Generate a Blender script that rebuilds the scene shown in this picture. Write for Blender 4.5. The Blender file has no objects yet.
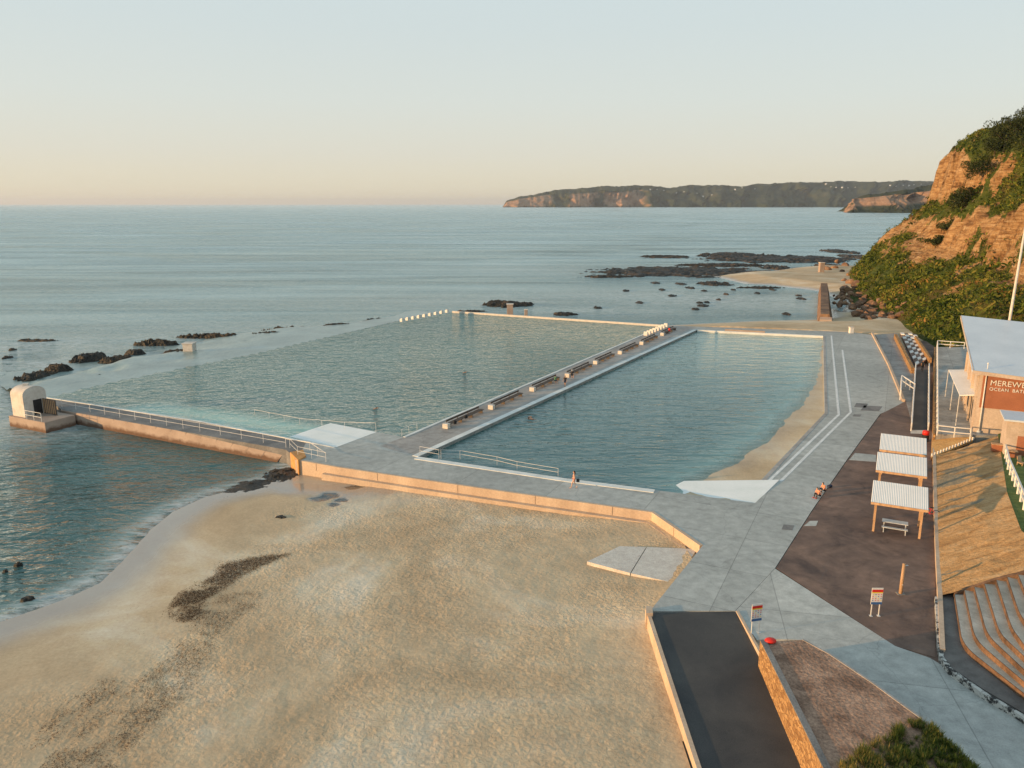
import bpy, bmesh, math, random
import numpy as np
from mathutils import Vector, Matrix
from mathutils.geometry import tessellate_polygon
random.seed(7)
rng = np.random.default_rng(11)
scene = bpy.context.scene
COL = scene.collection
PI = math.pi

# ------------------------------------------------------------------ camera geometry
F = 779.0; H = 26.0; PITCH = math.atan(180/779)
cp, sp = math.cos(PITCH), math.sin(PITCH)
def P(x, y, z=0.0):
    """ground point seen at a photo position, on the level z"""
    dx = x-512; dy = -(y-384)
    dY = F*cp+dy*sp; dZ = -F*sp+dy*cp
    t = (z-H)/dZ
    return (dx*t, dY*t, z)
def D(x, y, Y):
    dx = x-512; dy = -(y-384)
    dY = F*cp+dy*sp; dZ = -F*sp+dy*cp
    t = Y/dY
    return (dx*t, Y, H+dZ*t)
def PP(pts, z=0.0): return [P(a, b, z) for a, b in pts]

# ------------------------------------------------------------------ noise
def _h(ix, iy, s):
    n = (ix.astype(np.int64)*374761393 + iy.astype(np.int64)*668265263 + s*1442695041) & 0xffffffff
    n = ((n ^ (n >> 13))*1274126177) & 0xffffffff
    n = n ^ (n >> 16)
    return (n & 0xffffff)/float(0xffffff)
def vn(x, y, s=0):
    x = np.asarray(x, float); y = np.asarray(y, float)
    ix = np.floor(x); iy = np.floor(y); fx = x-ix; fy = y-iy
    fx = fx*fx*(3-2*fx); fy = fy*fy*(3-2*fy)
    a = _h(ix, iy, s); b = _h(ix+1, iy, s); c = _h(ix, iy+1, s); d = _h(ix+1, iy+1, s)
    return (a*(1-fx)+b*fx)*(1-fy)+(c*(1-fx)+d*fx)*fy
def fbm(x, y, s=0, o=4, g=0.5):
    t = 0; a = 1; w = 0
    x = np.asarray(x, float); y = np.asarray(y, float)
    for k in range(o):
        t = t+a*vn(x, y, s+k*17); w += a; a *= g; x = x*2.03+13.1; y = y*2.03+7.7
    return t/w
def inside(X, Y, poly):
    r = np.zeros(X.shape, bool); n = len(poly)
    for i in range(n):
        x1, y1 = poly[i][:2]; x2, y2 = poly[(i+1) % n][:2]
        if y1 == y2: continue
        c = ((y1 > Y) != (y2 > Y)) & (X < (x2-x1)*(Y-y1)/(y2-y1)+x1)
        r ^= c
    return r
def pdist(X, Y, line, closed=False):
    """distance and arc position of the nearest point on a polyline"""
    best = np.full(X.shape, 1e9); arc = np.zeros(X.shape); acc = 0
    n = len(line); side = np.zeros(X.shape)
    for i in range(n if closed else n-1):
        x1, y1 = line[i][:2]; x2, y2 = line[(i+1) % n][:2]
        L = math.hypot(x2-x1, y2-y1)
        if L < 1e-9: continue
        u = np.clip(((X-x1)*(x2-x1)+(Y-y1)*(y2-y1))/L/L, 0, 1)
        d = np.hypot(X-x1-u*(x2-x1), Y-y1-u*(y2-y1))
        cr = (x2-x1)*(Y-y1)-(y2-y1)*(X-x1)
        m = d < best
        best = np.where(m, d, best); arc = np.where(m, acc+u*L, arc); side = np.where(m, np.sign(cr), side)
        acc += L
    return best, arc, side
def sst(e0, e1, x):
    t = np.clip((x-e0)/(e1-e0), 0, 1); return t*t*(3-2*t)

# ------------------------------------------------------------------ object helpers
def tag(o, label=None, cat=None, group=None, kind=None):
    if label: o['label'] = label
    if cat: o['category'] = cat
    if group: o['group'] = group
    if kind: o['kind'] = kind
    return o
def structure(o): o['kind'] = 'structure'; return o
def empty(name, loc, rz=0):
    o = bpy.data.objects.new(name, None); COL.objects.link(o)
    o.location = loc; o.rotation_euler = (0, 0, rz); o.empty_display_size = .3
    return o
def link(name, me, m=None, parent=None, smooth=False):
    if m is not None: me.materials.append(m)
    o = bpy.data.objects.new(name, me); COL.objects.link(o)
    if parent: o.parent = parent
    if smooth:
        me.polygons.foreach_set('use_smooth', [True]*len(me.polygons))
    return o
def mesh(name, vs, fs):
    me = bpy.data.meshes.new(name); me.from_pydata([tuple(v) for v in vs], [], fs); me.update(); return me
class MB:
    def __init__(s): s.v = []; s.f = []
    def add(s, vs, fs):
        b = len(s.v); s.v += [tuple(v) for v in vs]; s.f += [tuple(i+b for i in f) for f in fs]; return s
    def box(s, c, d, rz=0, tilt=None):
        x, y, z = d[0]/2, d[1]/2, d[2]/2
        M = Matrix.Translation(c) @ Matrix.Rotation(rz, 4, 'Z')
        if tilt is not None: M = M @ Matrix.Rotation(tilt[1], 4, tilt[0])
        vs = [M @ Vector(p) for p in ((-x,-y,-z),(x,-y,-z),(x,y,-z),(-x,y,-z),(-x,-y,z),(x,-y,z),(x,y,z),(-x,y,z))]
        return s.add(vs, [(0,3,2,1),(4,5,6,7),(0,1,5,4),(1,2,6,5),(2,3,7,6),(3,0,4,7)])
    def bar(s, a, b, w, h=None):
        a = Vector(a); b = Vector(b); h = h or w; d = (b-a).normalized()
        up = Vector((0,0,1)) if abs(d.z) < .95 else Vector((0,1,0))
        r = d.cross(up).normalized(); u = r.cross(d)
        vs = []
        for p in (a, b):
            for sx, sy in ((-1,-1),(1,-1),(1,1),(-1,1)): vs.append(p+r*sx*w/2+u*sy*h/2)
        return s.add(vs, [(0,1,2,3),(7,6,5,4),(0,4,5,1),(1,5,6,2),(2,6,7,3),(3,7,4,0)])
    def tube(s, pts, rad, n=8):
        pts = [Vector(p) for p in pts]
        if not hasattr(rad, '__len__'): rad = [rad]*len(pts)
        vs = []; fs = []
        for i, p in enumerate(pts):
            d = (pts[min(i+1, len(pts)-1)]-pts[max(i-1, 0)]).normalized()
            up = Vector((0,0,1)) if abs(d.z) < .9 else Vector((0,1,0))
            r = d.cross(up).normalized(); u = r.cross(d)
            for k in range(n):
                a = 2*PI*k/n; vs.append(p+(r*math.cos(a)+u*math.sin(a))*rad[i])
        for i in range(len(pts)-1):
            for k in range(n):
                fs.append((i*n+k, i*n+(k+1) % n, (i+1)*n+(k+1) % n, (i+1)*n+k))
        fs.append(tuple(range(n))[::-1]); fs.append(tuple((len(pts)-1)*n+k for k in range(n)))
        return s.add(vs, fs)
    def ball(s, c, r, n=8, m=6):
        if not hasattr(r, '__len__'): r = (r, r, r)
        vs = [(c[0], c[1], c[2]-r[2])]; fs = []
        for i in range(1, m):
            t = PI*i/m
            for k in range(n):
                a = 2*PI*k/n
                vs.append((c[0]+r[0]*math.sin(t)*math.cos(a), c[1]+r[1]*math.sin(t)*math.sin(a), c[2]-r[2]*math.cos(t)))
        vs.append((c[0], c[1], c[2]+r[2])); L = len(vs)-1
        for k in range(n): fs.append((0, 1+(k+1) % n, 1+k)); fs.append((L, L-n+k, L-n+(k+1) % n))
        for i in range(m-2):
            for k in range(n):
                fs.append((1+i*n+k, 1+i*n+(k+1) % n, 1+(i+1)*n+(k+1) % n, 1+(i+1)*n+k))
        return s.add(vs, fs)
    def build(s, name, m, parent=None, smooth=False, bevel=0):
        o = link(name, mesh(name, s.v, s.f), m, parent, smooth)
        if bevel:
            b = o.modifiers.new('b', 'BEVEL'); b.width = bevel; b.segments = 2; b.limit_method = 'ANGLE'
        return o
def slab(name, outer, z, m, holes=(), depth=1.9, parent=None, zf=None):
    """flat sheet with side walls; outer and holes are world points"""
    loops = [outer]+list(holes)
    V = []; 
    for l in loops: V += [(p[0], p[1], zf(p[0], p[1]) if zf else z) for p in l]
    tri = tessellate_polygon([[Vector((p[0], p[1], 0)) for p in l] for l in loops])
    fs = []
    for t in tri:
        a, b, c = (Vector(V[i]) for i in t)
        fs.append(tuple(t) if (b-a).cross(c-a).z > 0 else tuple(t[::-1]))
    n = len(V); V += [(x, y, (zz-depth)) for x, y, zz in V]
    o = 0
    for l in loops:
        k = len(l)
        for i in range(k): fs.append((o+i, o+(i+1) % k, n+o+(i+1) % k, n+o+i))
        o += k
    return link(name, mesh(name, V, fs), m, parent)
def band(name, line, width, z, m, depth=.3, side=1, parent=None, closed=False):
    """a strip of constant width laid along a polyline (to its left if side=1)"""
    pts = [Vector((p[0], p[1], 0)) for p in line]; n = len(pts)
    off = []
    for i, p in enumerate(pts):
        d1 = (p-pts[i-1]).normalized() if i > 0 or closed else (pts[i+1]-p).normalized()
        d2 = (pts[(i+1) % n]-p).normalized() if i < n-1 or closed else d1
        n1 = Vector((-d1.y, d1.x, 0)); n2 = Vector((-d2.y, d2.x, 0)); b = (n1+n2).normalized()
        k = min(1/max(b.dot(n1), .3), 2.5); off.append(p+b*width*side*k)
    zs = [(q[2] if z is None else z) for q in line]
    mb = MB()
    for i in range(n if closed else n-1):
        j = (i+1) % n
        a, b, c, d = pts[i], pts[j], off[j], off[i]
        vs = [(q.x, q.y, zz) for q, zz in ((a, zs[i]), (b, zs[j]), (c, zs[j]), (d, zs[i]))]
        vs += [(x, y, zz-depth) for x, y, zz in vs]
        mb.add(vs, [(0,1,2,3) if side > 0 else (3,2,1,0), (4,5,1,0), (5,6,2,1), (6,7,3,2), (7,4,0,3)])
    o = mb.build(name, m, parent)
    bm = bmesh.new(); bm.from_mesh(o.data); bmesh.ops.remove_doubles(bm, verts=bm.verts, dist=1e-4)
    bmesh.ops.recalc_face_normals(bm, faces=bm.faces); bm.to_mesh(o.data); bm.free()
    return o
def grid(name, X, Y, Z, m, keep=None, attrs=None, smooth=True, parent=None):
    ny, nx = X.shape
    idx = np.arange(ny*nx).reshape(ny, nx)
    q = np.stack([idx[:-1,:-1], idx[:-1,1:], idx[1:,1:], idx[1:,:-1]], -1).reshape(-1, 4)
    if keep is not None:
        k = keep.ravel(); q = q[k[q].any(1)]
    used = np.zeros(ny*nx, bool); used[q.ravel()] = True
    mp = np.cumsum(used)-1; q = mp[q]
    co = np.stack([X.ravel(), Y.ravel(), Z.ravel()], -1)[used]
    me = bpy.data.meshes.new(name)
    me.vertices.add(len(co)); me.vertices.foreach_set('co', co.ravel().astype(np.float32))
    me.loops.add(q.size); me.loops.foreach_set('vertex_index', q.ravel().astype(np.int32))
    me.polygons.add(len(q)); me.polygons.foreach_set('loop_start', np.arange(0, q.size, 4, dtype=np.int32))
    me.polygons.foreach_set('use_smooth', np.full(len(q), smooth))
    me.update(calc_edges=True)
    if attrs:
        for n_, A in attrs.items():
            at = me.attributes.new(n_, 'FLOAT', 'POINT'); at.data.foreach_set('value', A.ravel()[used].astype(np.float32))
    return link(name, me, m, parent)
def quadsoup(name, C, U, V, m, parent=None):
    """many small leaf faces: centres C, half axes U and V"""
    n = len(C); co = np.stack([C-U*.9-V*.1, C-V*.5+U*.1, C+U, C+V*.5+U*.1], 1).reshape(-1, 3)
    me = bpy.data.meshes.new(name)
    me.vertices.add(4*n); me.vertices.foreach_set('co', co.ravel().astype(np.float32))
    me.loops.add(4*n); me.loops.foreach_set('vertex_index', np.arange(4*n, dtype=np.int32))
    me.polygons.add(n); me.polygons.foreach_set('loop_start', np.arange(0, 4*n, 4, dtype=np.int32))
    me.update(calc_edges=True)
    at = me.attributes.new('tone', 'FLOAT', 'FACE'); at.data.foreach_set('value', rng.random(n).astype(np.float32))
    return link(name, me, m, parent)
def rdir(n):
    v = rng.normal(size=(n, 3)); return v/np.linalg.norm(v, axis=1)[:, None]

# ------------------------------------------------------------------ materials
class NT:
    def __init__(s, name):
        s.m = bpy.data.materials.new(name); s.m.use_nodes = True; s.t = s.m.node_tree; s.t.nodes.clear()
        s.out = s.t.nodes.new('ShaderNodeOutputMaterial')
    def n(s, typ, **k):
        nd = s.t.nodes.new('ShaderNode'+typ)
        for a, b in k.items():
            if a[0] == '_': nd.inputs[a[1:].replace('_', ' ')].default_value = b
            else: setattr(nd, a, b)
        return nd
    def l(s, a, b): s.t.links.new(a, b)
    def pos(s, obj=False):
        if obj: return s.n('TexCoord').outputs['Object']
        return s.n('NewGeometry').outputs['Position']
    def noise(s, vec, scale, detail=5, rough=.55, dist=0, st=None):
        if st:
            mp = s.n('Mapping'); mp.inputs['Scale'].default_value = st[0]
            if len(st) > 1: mp.inputs['Rotation'].default_value = (0, 0, st[1])
            s.l(vec, mp.inputs['Vector']); vec = mp.outputs[0]
        nd = s.n('TexNoise'); nd.inputs['Scale'].default_value = scale; nd.inputs['Detail'].default_value = detail
        nd.inputs['Roughness'].default_value = rough; nd.inputs['Distortion'].default_value = dist
        s.l(vec, nd.inputs['Vector']); return nd.outputs['Fac']
    def ramp(s, fac, stops):
        r = s.n('ValToRGB'); e = r.color_ramp.elements
        while len(e) > 1: e.remove(e[-1])
        e[0].position = stops[0][0]; e[0].color = (*stops[0][1], 1)
        for p_, c_ in stops[1:]:
            q = e.new(p_); q.color = (*c_, 1)
        s.l(fac, r.inputs[0]); return r.outputs[0]
    def mr(s, v, a, b, c=0, d=1):
        r = s.n('MapRange'); s.l(v, r.inputs[0])
        for i, x in enumerate((a, b, c, d)): r.inputs[i+1].default_value = x
        return r.outputs[0]
    def mix(s, f, a, b, mode='MIX'):
        r = s.n('Mix', data_type='RGBA', blend_type=mode)
        if isinstance(f, (int, float)): r.inputs[0].default_value = f
        else: s.l(f, r.inputs[0])
        for i, x in ((6, a), (7, b)):
            if isinstance(x, tuple): r.inputs[i].default_value = (*x, 1)
            else: s.l(x, r.inputs[i])
        return r.outputs[2]
    def math(s, op, a, b=None):
        r = s.n('Math', operation=op)
        for i, x in enumerate((a, b)):
            if x is None: continue
            if isinstance(x, (int, float)): r.inputs[i].default_value = x
            else: s.l(x, r.inputs[i])
        return r.outputs[0]
    def bump(s, h, dist, strength=1, normal=None):
        b = s.n('Bump'); b.inputs['Distance'].default_value = dist; b.inputs['Strength'].default_value = strength
        s.l(h, b.inputs['Height'])
        if normal: s.l(normal, b.inputs['Normal'])
        return b.outputs[0]
    def fin(s, col, rough=.8, normal=None, spec=.3, metal=0):
        p_ = s.n('BsdfPrincipled')
        if isinstance(col, tuple): p_.inputs['Base Color'].default_value = (*col, 1)
        else: s.l(col, p_.inputs['Base Color'])
        if isinstance(rough, (int, float)): p_.inputs['Roughness'].default_value = rough
        else: s.l(rough, p_.inputs['Roughness'])
        p_.inputs['Specular IOR Level'].default_value = spec; p_.inputs['Metallic'].default_value = metal
        if normal: s.l(normal, p_.inputs['Normal'])
        s.l(p_.outputs[0], s.out.inputs[0]); return s.m
def M2(name, a, b, scale=1, rough=.8, bump=0, bscale=20, fine=.25, fscale=30, obj=False, spec=.3, st=None, lo=.35, hi=.65):
    t = NT(name); v = t.pos(obj)
    c = t.ramp(t.noise(v, scale, 6, .6, .3, st), [(lo, a), (hi, b)])
    if fine:
        f = t.noise(v, fscale, 3)
        c = t.mix(fine, c, t.ramp(f, [(.3, (.25,.25,.25)), (.7, (1.0,1.0,1.0))]), 'OVERLAY')
    nrm = t.bump(t.noise(v, bscale, 4), bump) if bump else None
    return t.fin(c, rough, nrm, spec)

def concrete(name, a, b, big=.12, stain=(.5,.5,.5), lines=None, rot=.46):
    t = NT(name); v = t.pos()
    n1 = t.noise(v, big, 6, .6, .6); n2 = t.noise(v, 1.2, 6, .65); n3 = t.noise(v, 12, 4)
    c = t.ramp(n1, [(.32, a), (.68, b)])
    c = t.mix(.45, c, t.ramp(n2, [(.3, (.3,.3,.3)), (.7, (.75,.75,.75))]), 'OVERLAY')
    c = t.mix(.18, c, t.ramp(n3, [(.3, (.2,.2,.2)), (.7, (.8,.8,.8))]), 'OVERLAY')
    st_ = t.noise(v, .35, 7, .7, 1.2)
    c = t.mix(t.mr(st_, .52, .70, 0, .5), c, stain, 'MULTIPLY')
    ck = t.n('TexVoronoi', feature='DISTANCE_TO_EDGE'); ck.inputs['Scale'].default_value = .16; dv_ = t.n('VectorMath', operation='ADD'); nz_ = t.n('TexNoise'); nz_.inputs['Scale'].default_value = .7; t.l(v, nz_.inputs['Vector']); t.l(v, dv_.inputs[0]); t.l(nz_.outputs['Color'], dv_.inputs[1]); t.l(dv_.outputs[0], ck.inputs['Vector'])
    c = t.mix(t.mr(ck.outputs['Distance'], 0, .006, .28, 0), c, (.10,.10,.10))
    if lines:
        br = t.n('TexBrick'); mp = t.n('Mapping'); mp.inputs['Rotation'].default_value = (0, 0, rot)
        t.l(v, mp.inputs['Vector']); t.l(mp.outputs[0], br.inputs['Vector'])
        br.inputs['Scale'].default_value = 1; br.inputs['Brick Width'].default_value = lines[0]; br.inputs['Row Height'].default_value = lines[1]
        br.inputs['Mortar Size'].default_value = .035; br.offset = 0
        br.inputs['Color1'].default_value = (.9,.9,.9,1); br.inputs['Color2'].default_value = (1.08,1.08,1.08,1); br.inputs['Mortar'].default_value = (.70,.70,.70,1)
        br.inputs['Bias'].default_value = 0
        c = t.mix(1, c, br.outputs[0], 'MULTIPLY')
    return t.fin(c, .75, t.bump(n3, .01), .3)

def rock_mat(name, cols, sc=.3, bump=.3, rough=.85, strata=False):
    t = NT(name); v = t.pos()
    n1 = t.noise(v, sc, 8, .7, .5, ((1,1,4),) if strata else None)
    c = t.ramp(n1, cols)
    n2 = t.noise(v, sc*8, 6, .7)
    c = t.mix(.5, c, t.ramp(n2, [(.3, (.25,.25,.25)), (.7, (.75,.75,.75))]), 'OVERLAY')
    return t.fin(c, rough, t.bump(n2, bump), .4)

MAT = {}
MAT['deck'] = concrete('deck_concrete', (.345,.35,.33), (.44,.445,.415), .07, (.62,.62,.60), (9, 6))
MAT['prom'] = concrete('promenade_concrete', (.30,.28,.26), (.40,.37,.34), .2, (.6,.56,.52), (5, 4))
MAT['path'] = concrete('path_concrete', (.36,.365,.345), (.50,.495,.455), .1, (.6,.6,.6), (8, 7), .2)
MAT['brown'] = concrete('brown_paving', (.085,.057,.048), (.24,.15,.11), .25, (.20,.20,.22), None)
MAT['asphalt'] = M2('asphalt', (.045,.046,.048), (.075,.073,.07), .25, .85, .01, 40, .35, 25)
MAT['wallc'] = M2('wall_concrete', (.44,.33,.24), (.54,.42,.31), .5, .8, .01, 8, .15, 6, st=((1,1,.3),))
MAT['wallw'] = M2('white_coping', (.60,.61,.58), (.76,.76,.72), .6, .6, .005, 20, .2, 8)
MAT['ramp_white'] = M2('ramp_white', (.74,.77,.74), (.84,.85,.83), .3, .5, .005, 20, .15, 6)
MAT['edge'] = M2('wet_edge', (.12,.17,.16), (.22,.28,.26), 1, .3, 0, 20, .2, 8)
MAT['pier'] = M2('pier_deck', (.12,.12,.12), (.22,.21,.20), .4, .8, .01, 12, .3, 8)
MAT['white'] = M2('white_paint', (.60,.58,.54), (.72,.70,.66), 2, .5, .0, 20, .15, 15)
MAT['wline'] = M2('line_paint', (.55,.55,.53), (.78,.77,.74), 1.5, .6, 0, 20, .3, 10)
MAT['roofw'] = M2('roof_sheet', (.72,.71,.68), (.82,.81,.78), .3, .5, .0, 20, .1, 8, obj=True)
MAT['roofb'] = M2('roof_blue', (.50,.56,.62), (.58,.64,.70), .25, .4, 0, 20, .1, 6)
MAT['cream'] = M2('cream_render', (.40,.32,.25), (.50,.41,.33), .8, .8, .005, 20, .15, 6)
MAT['terra'] = M2('terracotta_panel', (.27,.105,.055), (.33,.13,.07), .6, .7, .003, 30, .15, 10)
MAT['timber'] = M2('timber', (.36,.22,.12), (.52,.34,.20), 3, .75, .01, 30, .3, 18, st=((1,1,.2),), obj=True)
MAT['darkwood'] = M2('dark_timber', (.06,.045,.035), (.13,.10,.08), 3, .7, .01, 30, .3, 18, obj=True)
MAT['metal'] = M2('galvanised', (.42,.45,.47), (.55,.58,.60), 4, .4, 0, 30, .2, 20, obj=True, spec=.6)
MAT['block'] = M2('block_concrete', (.50,.45,.40), (.62,.57,.50), 2, .8, .01, 30, .25, 12)
MAT['red'] = M2('red_plastic', (.55,.02,.015), (.65,.035,.02), 3, .4, 0, 30, .1, 12, obj=True)
MAT['black'] = M2('black_cloth', (.012,.012,.014), (.03,.03,.032), 6, .8, 0, 30, .1, 12, obj=True)
MAT['dark'] = M2('dark_opening', (.015,.015,.016), (.03,.03,.03), 3, .6, 0, 30, .1, 12)
MAT['skin'] = M2('skin', (.50,.29,.20), (.58,.36,.26), 5, .55, 0, 30, .1, 30, obj=True)
MAT['skin2'] = M2('tanned_skin', (.34,.18,.11), (.42,.24,.15), 5, .55, 0, 30, .1, 30, obj=True)
MAT['hair'] = M2('dark_hair', (.02,.013,.01), (.05,.03,.02), 20, .6, 0, 30, .1, 30, obj=True)
MAT['orange'] = M2('orange_cloth', (.62,.20,.10), (.72,.28,.16), 6, .8, 0, 30, .1, 12, obj=True)
MAT['pinkc'] = M2('coral_swimwear', (.5,.12,.08), (.6,.18,.12), 6, .7, 0, 30, .1, 12, obj=True)
MAT['green_c'] = M2('green_cloth', (.05,.14,.08), (.08,.2,.12), 6, .8, 0, 30, .1, 12, obj=True)
MAT['navy'] = M2('navy_cloth', (.02,.03,.06), (.04,.05,.09), 6, .8, 0, 30, .1, 12, obj=True)
MAT['lip'] = M2('lip', (.35,.1,.08), (.4,.12,.1), 6, .6, 0, 30, .1, 12, obj=True)
MAT['blue'] = M2('blue_panel', (.04,.10,.25), (.05,.13,.3), 6, .5, 0, 30, .1, 12, obj=True)
MAT['yellow'] = M2('yellow_panel', (.75,.50,.04), (.8,.55,.06), 6, .5, 0, 30, .1, 12, obj=True)
MAT['rock_dark'] = rock_mat('reef_rock', [(.3, (.008,.009,.008)), (.5, (.026,.024,.019)), (.64, (.11,.072,.042))], .25, .25, .6)
MAT['rock_red'] = rock_mat('sandstone_boulder', [(.3, (.05,.032,.022)), (.5, (.17,.095,.055)), (.68, (.34,.21,.12))], .25, .1)
MAT['bark'] = M2('bark', (.07,.05,.035), (.15,.11,.08), 3, .9, .03, 10, .3, 18, obj=True)

def sand_mat():
    t = NT('sand'); v = t.pos()
    big = t.noise(v, .06, 6, .6, .8); med = t.noise(v, .5, 7, .65, .4); fin_ = t.noise(v, 5, 5, .6)
    c = t.ramp(big, [(.36, (.46,.345,.22)), (.52, (.56,.44,.295)), (.66, (.65,.575,.45))])
    c = t.mix(.28, c, t.ramp(med, [(.3, (.35,.33,.31)), (.7, (.7,.7,.7))]), 'OVERLAY')
    c = t.mix(.18, c, t.ramp(fin_, [(.3, (.2,.2,.2)), (.7, (.8,.8,.8))]), 'OVERLAY')
    sp_ = t.noise(v, 1.6, 7, .8, .5)       # scattered weed crumbs
    c = t.mix(t.mr(sp_, .72, .78, 0, .45), c, (.14,.105,.07))
    w = t.n('Attribute', attribute_name='wet').outputs['Fac']
    wc = t.mix(.75, c, (.27,.24,.215))
    c = t.mix(t.mr(w, 0, 1), c, wc); c = t.mix(t.mr(w, 1.05, 1.5), c, (.04,.05,.05))
    r = t.mr(w, 0, 1, .9, .12)
    foot = t.noise(v, 3.2, 5, .62, 1.0)
    vo = t.n('TexVoronoi', feature='SMOOTH_F1'); vo.inputs['Scale'].default_value = 3.6; t.l(v, vo.inputs['Vector'])
    hgt = t.math('ADD', foot, t.math('MULTIPLY', vo.outputs['Distance'], .55))
    rough_ = t.n('Attribute', attribute_name='tramp').outputs['Fac']
    b = t.n('Bump'); b.inputs['Distance'].default_value = .105
    t.l(t.math('MULTIPLY', rough_, 1.0), b.inputs['Strength']); t.l(hgt, b.inputs['Height'])
    b2 = t.bump(fin_, .02, 1, b.outputs[0])
    p_ = t.n('BsdfPrincipled'); t.l(c, p_.inputs['Base Color']); t.l(r, p_.inputs['Roughness'])
    t.l(b.outputs[0], p_.inputs['Normal']); t.l(t.mr(w, 0, 1, .1, .8), p_.inputs['Specular IOR Level'])
    t.l(p_.outputs[0], t.out.inputs[0]); return t.m
MAT['sand'] = sand_mat()

def water_mat(name, deep, deep2, waves, rings=(), rough=.04, tint=(.75,.95,.9), depth=True, far=None, ior=1.55, foam=False, turq=(.40,.66,.59)):
    """water surface: fresnel reflection over a body that hides what lies below by its depth"""
    t = NT(name); v = t.pos(); h = None
    for (sc, amp, st, det) in waves:
        n_ = t.noise(v, sc, det, .55, .4, st)
        k = t.math('MULTIPLY', n_, amp)
        h = k if h is None else t.math('ADD', h, k)
    for (cx, cy, wl, amp, rad) in rings:
        sb = t.n('VectorMath', operation='DISTANCE'); t.l(v, sb.inputs[0]); sb.inputs[1].default_value = (cx, cy, 0)
        cb = t.n('CombineXYZ'); 
        d_ = sb.outputs['Value']
        wv = t.math('SINE', t.math('MULTIPLY', d_, 2*PI/wl))
        fo = t.mr(d_, 0, rad, 1, 0)
        h = t.math('ADD', h, t.math('MULTIPLY', t.math('MULTIPLY', wv, t.math('POWER', fo, 1.6)), amp))
    nrm = t.bump(h, 1.0)
    if far:      # open sea: small waves too fine to see turn into roughness away from the shelter of the reef
        dd = t.n('VectorMath', operation='LENGTH'); t.l(v, dd.inputs[0]); slick = t.noise(v, .011, 5, .6, .8, ((.45, 1.5, 1), .1)); rr_ = t.mr(slick, .38, .62, .45, 1.25)
        rough = t.math('MULTIPLY', t.mr(dd.outputs['Value'], 90, 500, rough, far), rr_)
    big = t.noise(v, .02, 5, .6, .5, ((1, 2.5, 1),))
    body = t.ramp(big, [(.35, deep), (.65, deep2)])
    if far:
        swl = t.noise(v, .03, 6, .65, .6, ((.22, 1.7, 1), .08))
        body = t.mix(t.mr(dd.outputs['Value'], 95, 230), body, t.ramp(swl, [(.36, (.09,.17,.19)), (.5, (.18,.285,.305)), (.62, (.31,.42,.43))]))  # offshore body colour paled and streaked, painting in sky reflected by the swell
    if depth: body = t.mix(t.mr(t.n('Attribute', attribute_name='opac').outputs['Fac'], .15, .97), turq, body)
    df = t.n('BsdfDiffuse'); t.l(body, df.inputs[0])
    if depth:
        a = t.n('Attribute', attribute_name='opac').outputs['Fac']
        tr = t.n('BsdfTransparent'); tr.inputs[0].default_value = (*tint, 1)
        mx = t.n('MixShader'); t.l(t.mr(a, 0, .4), mx.inputs[0]); t.l(tr.outputs[0], mx.inputs[1]); t.l(df.outputs[0], mx.inputs[2]); base = mx.outputs[0]
    else: base = df.outputs[0]
    gl = t.n('BsdfGlossy'); gl.inputs['Color'].default_value = (.93,1,1,1); (setattr(gl.inputs['Roughness'],'default_value',rough) if isinstance(rough,(int,float)) else t.l(rough, gl.inputs['Roughness'])); t.l(nrm, gl.inputs['Normal'])
    fr = t.n('Fresnel'); fr.inputs['IOR'].default_value = ior; t.l(nrm, fr.inputs['Normal'])
    m2 = t.n('MixShader'); t.l(fr.outputs[0], m2.inputs[0]); t.l(base, m2.inputs[1]); t.l(gl.outputs[0], m2.inputs[2])
    res = m2.outputs[0]
    if foam:
        fa = t.n('Attribute', attribute_name='foam').outputs['Fac']
        fn = t.noise(v, .9, 8, .75, 1.0, ((.5, 1.3, 1),))
        k = t.math('MULTIPLY', fa, t.mr(fn, .40, .62))
        fd = t.n('BsdfDiffuse'); fd.inputs[0].default_value = (.62,.66,.66,1)
        m3 = t.n('MixShader'); t.l(k, m3.inputs[0]); t.l(res, m3.inputs[1]); t.l(fd.outputs[0], m3.inputs[2]); res = m3.outputs[0]
    t.l(res, t.out.inputs[0]); return t.m

# ------------------------------------------------------------------ world, sun, camera
SUN_AZ = Vector((-.965, -.26, 0)).normalized(); SUN_EL = math.radians(6.5)
w = bpy.data.worlds.new('World'); scene.world = w; w.use_nodes = True
nt = w.node_tree; nt.nodes.clear()
sky = nt.nodes.new('ShaderNodeTexSky'); sky.sky_type = 'NISHITA'; sky.sun_disc = False
sky.sun_elevation = SUN_EL; sky.sun_rotation = math.atan2(SUN_AZ.x, SUN_AZ.y)
sky.air_density = 1.0; sky.dust_density = 1.5; sky.ozone_density = 2.0; sky.altitude = 20
bg = nt.nodes.new('ShaderNodeBackground'); bg.inputs[1].default_value = .15
wo = nt.nodes.new('ShaderNodeOutputWorld')
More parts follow.
